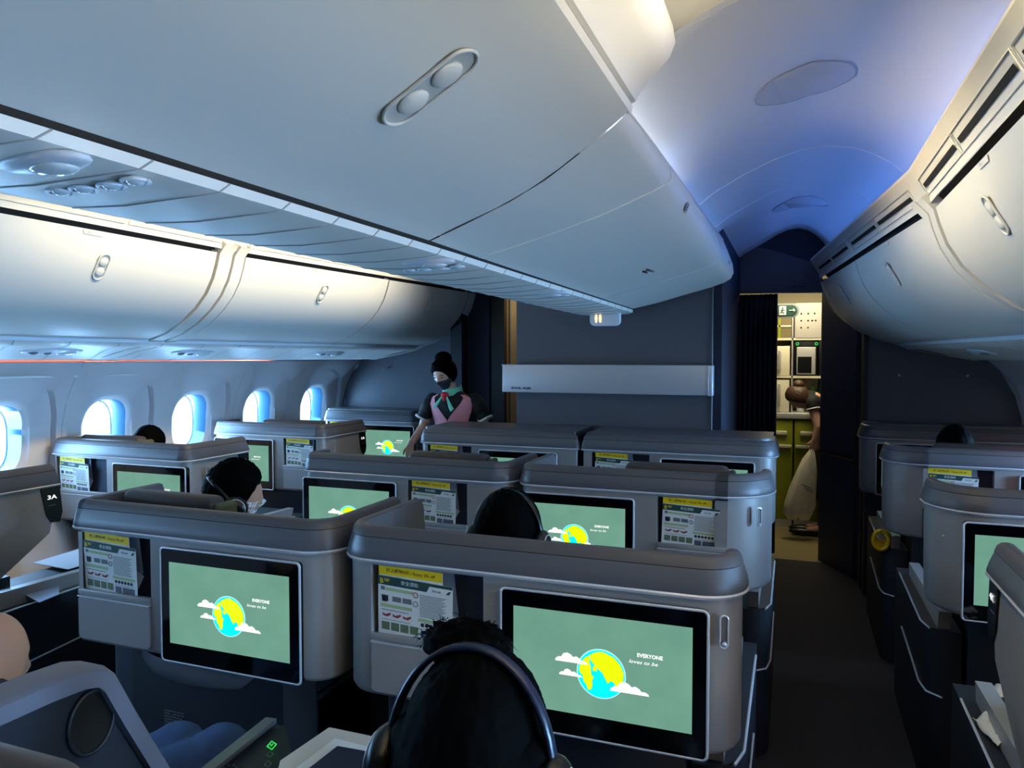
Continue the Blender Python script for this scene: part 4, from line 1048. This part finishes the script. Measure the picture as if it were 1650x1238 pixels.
def hand(mb, W, D, side, k=1.0, curl=.5):
    """palm + five fingers from wrist W pointing along D"""
    D = Vector(D).normalized(); S = D.cross(Vector((0, 0, 1)) if abs(D.z) < .9 else Vector((0, 1, 0))).normalized()*side; N = S.cross(D).normalized(); W = Vector(W)
    for u in (-.024, -.008, .008, .024): limb(mb, [W+S*u*.6*k, W+(D*.075+S*u)*k], [.017*k, .012*k], 8)
    for u, L in ((-.029, .062), (-.010, .074), (.010, .078), (.028, .070)):
        b = W+(D*.078+S*u)*k; m1 = b+(D*L*.5*math.cos(curl*.5)-N*L*.5*math.sin(curl*.5))*k; m2 = m1+(D*L*.5*math.cos(curl*1.3)-N*L*.5*math.sin(curl*1.3))*k
        limb(mb, [b, m1, m2], [.0095*k, .0085*k, .007*k], 8)
    b = W+(D*.025+S*.026)*k; m1 = b+(D*.030+S*.028)*k; limb(mb, [b, m1, m1+(D*.028+S*.006-N*.01)*k], [.012*k, .010*k, .008*k], 8)
def seated(x, y, ztop, label, yawd=0, pitchd=0, m=M_hair, style='short', shirt=M_shirt, trousers=M_dark, skin=M_skin2, phones=None, seedv=0, bald=False, knees=None, lean=0, k=1.0, lower=True):
    """a seated passenger facing ahead; ztop is the crown height"""
    R = euler(yawd, pitchd); C = Vector((x, y, ztop-.122*k))
    t = thing('person', label, 'person', (x, y-.05, 0))
    nb = C+Vector((0, -.02, -.13)); sh = C.z-.21; hip = Vector((x, y-.10-lean, .50))
    kn = knees or [(x-.13, y+.42, .55), (x+.13, y+.42, .55)]
    def body(mb):
        add_head(mb, C, R, k); limb(mb, [C+R @ Vector((0, -.02, -.06)), nb, Vector((x, y-.05, sh+.02))], [.052, .052, .06])
        limb(mb, [(x, y-.05, sh-.02), (x, y-.07, .8), tuple(hip)], [.10, .12, .13]); limb(mb, [(x-.17, y-.05, sh-.02), (x+.17, y-.05, sh-.02)], [.05, .05])
        for s in (-1, 1):
            S = Vector((x+s*.18, y-.05, sh-.03)); E_ = Vector((x+s*.21, y+.06, sh-.30)); W = Vector((x+s*.13, y+.28, sh-.30))
            limb(mb, [S, E_, W], [.045, .036, .026]); hand(mb, W, (-.1*s, 1, -.1), s)
            if lower:
                K = Vector(kn[0 if s < 0 else 1]); limb(mb, [(x+s*.09, y-.05, .50), K, (K.x, K.y+.05, .10), (K.x, K.y+.17, .05)], [.075, .052, .036, .03])
    blob('body', t, body, skin, .010, 3)
    def sht(mb):
        limb(mb, [(x, y-.05, sh+.0), (x, y-.07, .8), tuple(hip)], [.115, .138, .15]); limb(mb, [(x-.175, y-.05, sh-.02), (x+.175, y-.05, sh-.02)], [.062, .062])
        for s in (-1, 1): limb(mb, [(x+s*.18, y-.05, sh-.03), (x+s*.21, y+.06, sh-.30)], [.060, .050])
    blob('shirt', t, sht, shirt, .014, 3)
    if lower:
        def tr(mb):
            limb(mb, [(x-.06, y-.10-lean, .52), (x+.06, y-.10-lean, .52)], [.145, .145])
            for s in (-1, 1):
                K = Vector(kn[0 if s < 0 else 1]); limb(mb, [(x+s*.09, y-.05, .52), K, (K.x, K.y+.05, .14)], [.095, .080, .055])
        blob('trousers', t, tr, trousers, .014, 3)
    if not bald: hair(t, C, R, m, k, style, seedv).build('hair', t)
    return t, C, R

# row 1: man in profile with headphones at his ear, and a passenger with headphones
t, C, R = seated(-1.955, 2.22, 1.212, 'man in profile with short spiky black hair, wearing black headphones, in the left centre seat', yawd=48, pitchd=8, style='spiky', seedv=3, k=1.04)
mm = MB(); mm.ball(C, (1, 1, 1), M_paper, 36, 24, fn=lambda d: head_fn(d, 1.035) if d.y > .35 and -.95 < d.z < -.12 else head_fn(d, .9), rot=R)
mo = mm.build('face_mask', t)
headphone_thing(C+R @ Vector((0, .0, -.012)), R @ Matrix.Rotation(math.radians(50), 3, 'X'), 'black headphones with a thin silver ring on the man in profile', 1.0, M_black)
t, C, R = seated(-.80, 2.08, 1.195, 'passenger with short black hair and headphones, seen from behind over the nearest seat back', yawd=4, style='short', seedv=9, k=1.10)
headphone_thing(C+Vector((0, 0, .0)), R, 'black headphones on the passenger just above the nearest seat back', 1.14, M_black)
seated(-3.55, 3.33, 1.19, 'passenger by the left windows, only rounded black hair showing over the blue-lit rim', style='short', seedv=5)
seated(.80, 4.50, 1.235, 'passenger by the right windows, only black hair showing above the rounded rim', style='short', seedv=12)
# row 0: woman with bun and headphones, bald passenger in jeans
t, C, R = seated(-.415, .95, 1.178, 'woman with long black hair in a high bun, wearing headphones, nearest the camera', pitchd=4, style='long', seedv=1, k=1.14)
mb = MB()
def bunfn(d):
    st = mnoise.noise(Vector((math.atan2(d.x, d.z)*5, d.y*5, 2)))*.22
    return Vector((d.x*.064, d.y*.05, d.z*.034))*(1+st)
mb.ball((-.452, 1.0, 1.172), (1, 1, 1), M_hair, 48, 32, fn=bunfn)
random.seed(4)
for k in range(110):      # loose strands round the bun and temples
    a = random.uniform(-.2, PI+.2); b = Vector((-.452+.058*math.cos(a),   .985+random.uniform(-.03, .03), 1.178+.031*math.sin(a)))
    L = random.uniform(.006, .020); dr = Vector((math.cos(a+random.uniform(-.9, .9)), random.uniform(-.5, .5), math.sin(a+random.uniform(-.9, .9)))).normalized()
    mb.tube([b, b+dr*L*.5, b+dr*L+Vector((0, 0, -.006))], [.0007, .0005, .0002], M_hair, 4)
mb.build('hair_bun', t)
def lh(mb):
    limb(mb, [(-.415, .92, 1.03), (-.42, .90, .93), (-.43, .88, .80)], [.105, .122, .110]); limb(mb, [(-.34, .93, 1.05), (-.325, .93, .86)], [.05, .06]); limb(mb, [(-.49, .93, 1.05), (-.51, .93, .86)], [.05, .06])
blob('long_hair', t, lh, M_hair, .010, 4)
headphone_thing(C+Vector((0, -.02, .0)), R @ Matrix.Rotation(math.radians(-3), 3, 'X'), 'dark blue headphones over the hair of the woman nearest the camera', 1.27, M_head_m)
seated(-1.70, 1.12, 1.03, 'bald passenger at the left edge of the photo, wearing blue jeans', yawd=10, pitchd=14, bald=True, trousers=M_jean, skin=M_skin2, knees=[(-1.48, 1.46, .575), (-1.345, 1.47, .59)])

# attendant in a pink apron
def attendant():
    t = thing('person', 'flight attendant with dark mask, green and red scarf and pink apron, looking down', 'person', (-2.27, 4.76, 0))
    R = euler(188, 26, 0); C = Vector((-2.285, 4.70, 1.478))
    def body(mb):
        add_head(mb, C, R, .95); limb(mb, [C+Vector((.01, .03, -.05)), (-2.26, 4.76, 1.34)], [.045, .050])
        limb(mb, [(-2.25, 4.78, 1.27), (-2.24, 4.82, 1.05), (-2.24, 4.84, .92)], [.10, .095, .12]); limb(mb, [(-2.39, 4.76, 1.29), (-2.11, 4.78, 1.29)], [.034, .034])
        for s, P in ((-1, [(-2.42, 4.76, 1.29), (-2.475, 4.74, 1.10), (-2.51, 4.62, .99)]), (1, [(-2.085, 4.78, 1.29), (-2.01, 4.78, 1.10), (-2.03, 4.68, .98)])):
            limb(mb, P, [.042, .034, .024]); hand(mb, P[2], (-.05*s, -.35, -1), s, .9)
        for s in (-1, 1): limb(mb, [(-2.24+s*.08, 4.84, .9), (-2.24+s*.08, 4.83, .5), (-2.24+s*.07, 4.86, .08), (-2.24+s*.07, 4.74, .04)], [.085, .052, .032, .03])
    blob('body', t, body, M_skin, .0075, 2)
    cx = lambda z: -2.25+.0*z
    # shirt: analytic torso so the apron can follow it
    prof = [(.90, .150, .115), (1.00, .138, .108), (1.10, .140, .112), (1.20, .158, .118), (1.27, .178, .112), (1.315, .160, .090), (1.345, .085, .065), (1.36, .06, .055)]
    def sec(z):
        for (a, r, q), (b, r2, q2) in zip(prof, prof[1:]):
            if z <= b: f = max(0, (z-a)/(b-a)); return r+(r2-r)*f, q+(q2-q)*f
        return prof[-1][1:]
    cyf = lambda z: 4.83-(z-.9)*.15
    mb = MB(); rows = []
    for j in range(24):
        z = .90+.46*j/23; rx, ry = sec(z); rows.append([(cx(z)+rx*math.cos(a), cyf(z)+ry*math.sin(a), z) for a in [2*PI*k/40 for k in range(41)]])
    mb.grid(rows, M_uni)
    mb.build('shirt', t)
    for s, P in ((-1, [(-2.41, 4.765, 1.285), (-2.455, 4.745, 1.20)]), (1, [(-2.09, 4.78, 1.285), (-2.035, 4.78, 1.20)])):
        m1 = MB(); limb(m1, P, [.060, .054]); m1.build('sleeve', t)
        for f in range(len(m1.f)): pass
        cu = MB(); d = (Vector(P[1])-Vector(P[0])).normalized(); cu.tube([Vector(P[1])+d*.040, Vector(P[1])+d*.054], .058, M_cuff, 18); cu.build('cuff', t)
    for ch in t.children:
        if ch.name.startswith('sleeve'): ch.data.materials.clear(); ch.data.materials.append(M_uni)
    # apron panel between two curves on the front of the torso
    mb = MB(); off = .007
    def fr(u, z):      # u = angle from straight ahead (towards -Y)
        rx, ry = sec(z); return (cx(z)+(rx+off)*math.sin(u), cyf(z)-(ry+off)*math.cos(u), z)
    for s in (-1, 1):
        rows = []
        for j in range(26):
            z = .90+(1.335-.90)*j/25
            inner = 0 if z < 1.155 else min(1.0, (z-1.155)/.17)*.78
            outer = .95 if z < 1.12 else .95+.20*min(1, (z-1.12)/.1)
            if z > 1.22: outer = 1.15 - .02*(z-1.22)/.1
            rows.append([fr(s*(inner+(outer-inner)*i/8), z) for i in range(9)])
        mb.grid(rows, M_pink)
    mb.build('apron', t)
    mb = MB(); rows = []
    for j in range(8):
        z = .93-.42*j/7; rx, ry = .155+.02*j/7, .125+.02*j/7; rows.append([(-2.24+rx*math.cos(a), 4.835+ry*math.sin(a), z) for a in [2*PI*k/28 for k in range(29)]])
    mb.grid(rows, M_uni); mb.build('skirt', t)
    # scarf
    mb = MB(); mb.ball((-2.262, 4.655, 1.335), (.030, .022, .024), M_red, 16, 10); mb.ball((-2.262, 4.650, 1.312), (.018, .014, .022), M_red, 12, 8); mb.build('scarf_knot', t)
    mb = MB()
    for s in (-1, 1):
        rows = [[(-2.262+s*(.018+w*.012+f*.05*(1 if s < 0 else .75)), 4.652-.012*f-.008*math.cos(w*1.4), 1.325-f*(.085 if s < 0 else .105)+abs(w)*.014*f) for w in (-1*(.5+f), -.5*(.5+f), 0, .5*(.5+f), 1*(.5+f))] for f in (0, .3, .6, .85, 1)]
        mb.grid(rows, M_green)
    rows = [[(-2.255+.072*math.sin(a)*q, 4.765-.088*math.cos(a)*q, z+.03*(abs(a)/PI)) for a in [-2.6+5.2*i/20 for i in range(21)]] for q, z in ((1.0, 1.325), (.92, 1.362), (.86, 1.375))]
    mb.grid(rows, M_green); mb.build('scarf', t)
    mb = MB(); mb.ball(C, (1, 1, 1), M_mask, 40, 30, fn=lambda d: head_fn(d, .95*1.05) if d.y > .28 and d.z < -.10 else head_fn(d, .8), rot=R); mb.build('face_mask', t)
    mb = MB()
    for s in (-1, 1):   # lowered eyes and brows
        mb.ball(C+R @ Vector((s*.029, .082, .012))*.95, (1, 1, 1), M_pdark, 12, 8, fn=lambda d: Vector((d.x*.012, d.y*.004, d.z*.0035)), rot=R)
        mb.tube([C+R @ Vector((s*.016, .086, .030))*.95, C+R @ Vector((s*.032, .084, .036))*.95, C+R @ Vector((s*.046, .074, .030))*.95], .002, M_hair, 5)
    mb.build('eye', t)
    hb = hair(t, C, R, M_hair, .97, 'short', 7, line=-.4)
    hb.ball(C+R @ Vector((.0, -.035, .105)), (.062, .055, .050), M_hair, 28, 18)
    hb.ball(C+R @ Vector((.01, .030, .082)), (.05, .04, .032), M_hair, 24, 14)
    hb.build('hair', t)
attendant()
# attendant bending in the galley, holding a bag
def attendant2():
    t = thing('person', 'flight attendant bending down in the lit galley with brown tied-up hair', 'person', (.25, 7.15, 0))
    R = euler(-82, 52, 0); C = Vector((.045, 7.15, 1.235))
    def body(mb):
        add_head(mb, C, R, .95); limb(mb, [C+Vector((.04, 0, .0)), (.14, 7.17, 1.24)], [.045, .052])
        limb(mb, [(.16, 7.17, 1.20), (.30, 7.18, 1.08), (.42, 7.18, .92)], [.09, .10, .12]); limb(mb, [(.17, 7.04, 1.20), (.17, 7.30, 1.20)], [.045, .045])
        for s, P in ((-1, [(.15, 7.02, 1.19), (.20, 6.98, .99), (.175, 6.98, .88)]), (1, [(.17, 7.32, 1.19), (.22, 7.33, .98), (.20, 7.22, .88)])):
            limb(mb, P, [.045, .034, .024]); hand(mb, P[2], (-.15, 0, -1), s, .9, 1.2)
        for s in (-1, 1): limb(mb, [(.38, 7.18+s*.07, .88), (.27, 7.18+s*.07, .48), (.25, 7.18+s*.07, .09), (.14, 7.18+s*.07, .05)], [.085, .055, .034, .03])
    blob('body', t, body, M_skin, .0075, 2)
    def sh(mb): limb(mb, [(.14, 7.17, 1.215), (.30, 7.18, 1.09), (.42, 7.18, .93)], [.085, .118, .135]); limb(mb, [(.16, 7.05, 1.205), (.17, 7.30, 1.205)], [.060, .060]); limb(mb, [(.15, 7.02, 1.20), (.155, 7.01, 1.165)], [.056, .054])
    blob('shirt', t, sh, M_uni, .010, 3)
    mb = MB(); mb.tube([(.157, 7.01, 1.150), (.160, 7.008, 1.138)], .058, M_cuff, 18); mb.build('cuff', t)
    def sk(mb): limb(mb, [(.42, 7.18, .93), (.34, 7.18, .70), (.27, 7.18, .42)], [.145, .14, .135])
    blob('skirt', t, sk, M_uni, .012, 3)
    def stock(mb):
        for s in (-1, 1): limb(mb, [(.27, 7.18+s*.07, .46), (.25, 7.18+s*.07, .10)], [.060, .040])
    blob('stocking', t, stock, M_black, .010, 2)
    for s in (-1, 1):
        mb = MB(); mb.ball((.10, 7.18+s*.07, .035), (.13, .042, .034), M_black, 20, 12); mb.box((.19, 7.16+s*.07, 0), (.23, 7.20+s*.07, .04), M_black, .004); mb.build('shoe', t)
    hb = hair(t, C, R, M_hairb, .97, 'short', 3); hb.ball(C+R @ Vector((0, -.085, .075)), (.05, .05, .045), M_hairb, 24, 16); hb.build('hair', t)
attendant2()
# bag held by the second attendant
def bagfn():
    mb = MB(); rows = []
    prof = [(.79, .012, .012, .150), (.76, .03, .02, .145), (.70, .055, .035, .13), (.60, .082, .05, .115), (.45, .105, .06, .085), (.32, .122, .065, .06), (.24, .118, .06, .045), (.19, .09, .045, .05), (.185, .01, .01, .05)]
    for z, rx, ry, cx in prof:
        r = []
        for k in range(49):
            a = 2*PI*k/48; n = 1+.16*mnoise.noise(Vector((math.cos(a)*2.4, math.sin(a)*2.4, z*9)))+.06*math.sin(a*9+z*14)
            r.append((cx+rx*n*math.cos(a), 6.93+ry*n*math.sin(a), z + .012*math.sin(a*3)))
        rows.append(r)
    mb.grid(rows, M_bag); o = mb.build('plastic_bag', origin=(.06, 6.93, .185)); tag(o, 'full translucent plastic bag held by the bending attendant', 'bag')
    p = MB(); 
    for i in range(3): p.prism([(.07+.02*i, 6.862, .50-.022*i), (.15+.01*i, 6.862, .475-.022*i), (.15+.01*i, 6.862, .469-.022*i), (.07+.02*i, 6.862, .494-.022*i)], (0, .004, 0), M_pgreen)
    p.build('printed_line', o, origin=(.06, 6.93, .185))
bagfn()

# ------------------------------------------------------------------ near foreground
# wing of the centre seat in the camera's row
t = thing('business_seat', 'dark near seat wing with pale rim at the bottom left corner', 'airline seat', (-1.17, .5, 0), GC)
WP = [(.50, 1.058), (.70, 1.060), (.86, 1.058), (.93, 1.053), (.965, 1.041), (.985, 1.02), (1.0, .99), (1.03, .93), (1.14, .72), (1.16, .62), (.50, .58)]
mb = MB(); mb.prism([(-1.20, y, z) for y, z in WP], (.045, 0, 0), M_dark); mb.build('wing_panel', t)
mb = MB(); rim = [Vector((-1.175, y, z)) for y, z in WP[:-2]]+[Vector((-1.175, 1.155, .70))]
rows = []
for i, p in enumerate(rim):
    d = (rim[min(i+1, len(rim)-1)]-rim[max(i-1, 0)]).normalized(); n = Vector((0, -d.z, d.y)); w = .038
    rows.append([p+Vector((-w, 0, 0))-n*.05, p+Vector((-w, 0, 0)), p+Vector((-w+.008, 0, 0))+n*.008, p+Vector((w-.012, 0, 0))+n*.008, p+Vector((w, 0, 0)), p+Vector((w, 0, 0))-n*.028, p+Vector((w-.018, 0, 0))-n*.028])
mb.grid(rows, mat('near_rim', (100, 103, 116), .45), True); mb.build('rim_cap', t, auto=40)
mb = MB(); pts = [(-1.151, .945+.045*math.cos(a*PI/14), .955+.055*math.sin(a*PI/14)) for a in range(29)]
mb.prism([(x, y, z) for x, y, z in pts[:28]], (-.003, 0, 0), M_black); mb.tube(pts, .004, M_dark, 6, False); mb.build('speaker_recess', t)
mb = MB(); mb.tube([(-1.16, 1.13, .76), (-1.155, 1.165, .73), (-1.15, 1.19, .66), (-1.15, 1.20, .56)], .008, M_band, 10); mb.build('edge_grip', t)
mb = MB(); mb.box((-1.08, .57, .88), (-.775, .64, 1.125), M_leather, .03); mb.build('headrest', t)
mb = MB(); mb.box((-1.08, .60, .34), (-.15, .70, .85), M_cush, .03); mb.box((-.75, .66, .34), (-.12, 1.2, .45), M_cush, .02); mb.build('seat_cushion', t)
mb = MB(); mb.box((-1.12, .62, 0), (-.15, 1.18, .34), M_dark); mb.build('seat_base', t)
# control console between the two near seats
t = thing('control_console', 'slanted dark armrest console with a lit green seat button', 'console', (-1.16, 1.4, .0))
cen = [(-1.262, 1.53, .66), (-1.20, 1.54, .66), (-1.03, 1.36, .64), (-1.03, 1.10, .62), (-1.26, 1.10, .64)]
mb = MB(); mb.prism([(x, y, z-.62) for x, y, z in cen], (0, 0, .62), M_dark); mb.build('console_body', t)
mb = MB(); a = Vector((-1.25, 1.525, .668)); b = Vector((-1.235, 1.16, .655)); w = Vector((.030, .004, 0)); mb.prism([a, a+w, b+w, b], (0, 0, .012), M_band); mb.build('edge_trim', t)
mb = MB(); P0 = Vector((-1.168, 1.445, .662)); u = Vector((.010, -.004, 0)); v = Vector((-.003, .012, 0))
mb.tube([P0-u-v, P0+u-v, P0+u+v, P0-u+v, P0-u-v], .0018, M_ledg, 5); mb.tube([P0-u*.5, P0-v*.3, P0+v*.5], .0016, M_ledg, 5); mb.build('green_button', t)
mb = MB()
for k in range(1, 4):
    Q = P0+Vector((.022*k, -.034*k, -.001*k)); mb.tube([Q-u*.7-v*.7, Q+u*.7-v*.7, Q+u*.7+v*.7, Q-u*.7+v*.7, Q-u*.7-v*.7], .0011, M_pgrey, 5)
Q = Vector((-1.195, 1.33, .660))
for k in range(8): mb.tube([Q+Vector((.012*math.cos(k*PI/4), .012*math.sin(k*PI/4), 0)), Q+Vector((.018*math.cos(k*PI/4), .018*math.sin(k*PI/4), 0))], .0014, M_pgrey, 5)
b_ = mb.build('control_icon', t); b_['kind'] = 'stuff'
# tray table with paper and passport
t = thing('tray_table', 'off-white tray table left of the woman with the hair bun', 'table', (-.95, 1.4, .66))
mb = MB(); mb.prism([(-1.045, 1.505, .68), (-.70, 1.505, .68), (-.62, 1.15, .68), (-.95, 1.15, .68), (-1.06, 1.34, .68)], (0, 0, .02), mat('tray_white', (200, 196, 186), .4)); mb.build('tabletop', t)
mb = MB(); mb.box((-.84, 1.15, .60), (-.80, 1.45, .68), M_steel, .005); mb.build('support_arm', t)
mb = MB(); mb.prism([(-1.0, 1.462, .7005), (-.82, 1.452, .7005), (-.80, 1.20, .7005), (-1.01, 1.22, .7005)], (0, 0, .0015), M_paper); tag(mb.build('paper_sheet', origin=(-.9, 1.33, .7)), 'white sheet of paper on the tray table under the passport', 'paper')
t = thing('passport', 'dark navy booklet with a pink stamp square lying on the white paper', 'booklet', (-.9, 1.37, .7022))
mb = MB(); mb.prism([(-.968, 1.425, .7022), (-.842, 1.432, .7022), (-.838, 1.28, .7022), (-.975, 1.28, .7022)], (0, 0, .006), mat('booklet_navy', (26, 30, 50), .5)); mb.build('cover', t)
mb = MB(); mb.prism([(-.883, 1.425, .7084), (-.862, 1.426, .7084), (-.862, 1.402, .7084), (-.883, 1.401, .7084)], (0, 0, .0004), mat('stamp_pink', (190, 130, 150), .6)); mb.build('stamp', t)
# papers and odds and ends near the windows
def sheet(name, pts, m, label, cat):
    mb = MB(); n = [Vector(p) for p in pts]; mb.prism(n, (0, 0, .002), m); c = sum(n, Vector())/len(n); return tag(mb.build(name, origin=c), label, cat)
sheet('blanket_corner', [(-2.96, 2.12, .627), (-2.78, 2.06, .627), (-2.80, 2.16, .627), (-2.90, 2.24, .627)], mat('blanket_pale', (170, 182, 206), .8), 'pale folded cloth on the ledge beside the seat marked 3A', 'cloth')
sheet('newspaper', [(-3.30, 2.42, .64), (-3.05, 2.40, .64), (-3.05, 2.80, .64), (-3.34, 2.82, .64)], mat('paper_pale', (170, 182, 200), .6), 'pale paper behind the grey wing, by the left windows', 'paper')
def napkin(x, y, z, sx, sy, label, seedv, rz=0):
    mb = MB(); rows = []
    for i in range(13):
        rows.append([])
        for j in range(13):
            u, v = i/12-.5, j/12-.5; h = .020*mnoise.noise(Vector((u*5, v*5, seedv)))+.018*math.exp(-(u*4)**2)
            rows[-1].append((x+(u*math.cos(rz)-v*math.sin(rz))*sx, y+(u*math.sin(rz)+v*math.cos(rz))*sy, z+.012+h))
    mb.grid(rows, M_cuff); o = mb.build('napkin', origin=(x, y, z)); md = o.modifiers.new('thick', 'SOLIDIFY'); md.thickness = .003; tag(o, label, 'napkin')
napkin(.525, 2.27, .60, .09, .15, 'crumpled white napkin in front of the dark cushion at lower right', 3, .3)
napkin(.62, 2.52, .60, .12, .10, 'white napkin behind the dark seat wing at lower right', 8, .8)
mb = MB(); mb.ball((.64, 2.22, .66), (.10, .13, .09), M_navy2, 28, 18); tag(mb.build('cushion', origin=(.64, 2.22, .57)), 'dark rounded cushion beside the white napkin at lower right', 'cushion')
mb = MB(); rows = []
for k in range(5):
    c = Vector((.435+.004*k, 4.30+.02*k, .64)); pts = [c+Vector((.012*math.sin(a)*.6, .02*k*.2, .05*math.cos(a)*(1-.1*k)))+Vector((.03*math.sin(a), 0, 0)) for a in [2*PI*i/16 for i in range(17)]]; mb.tube(pts, .010, M_yel, 8, False)
tag(mb.build('rolled_cord', origin=(.44, 4.34, .6)), 'bright yellow bundle tucked in the armrest of the right window seat', 'bundle')
mb = MB(); mb.ball((.452, 2.55, .30), (.003, .003, .003), M_ledb, 8, 6); tag(mb.build('indicator_light'), 'tiny blue indicator light low beside the right aisle', 'light')
mb = MB()
for i in range(10):
    for j in range(13):
        if random.random() < .93: mb.box((-1.775+.0078*i, 1.7055, .42+.0088*j), (-1.775+.0078*i+.003, 1.707, .42+.0088*j+.004), M_pgrey)
g = mb.build('dot_grille'); tag(g, 'small grille of pale dots on the dark foot well at lower left', 'grille', kind='stuff')
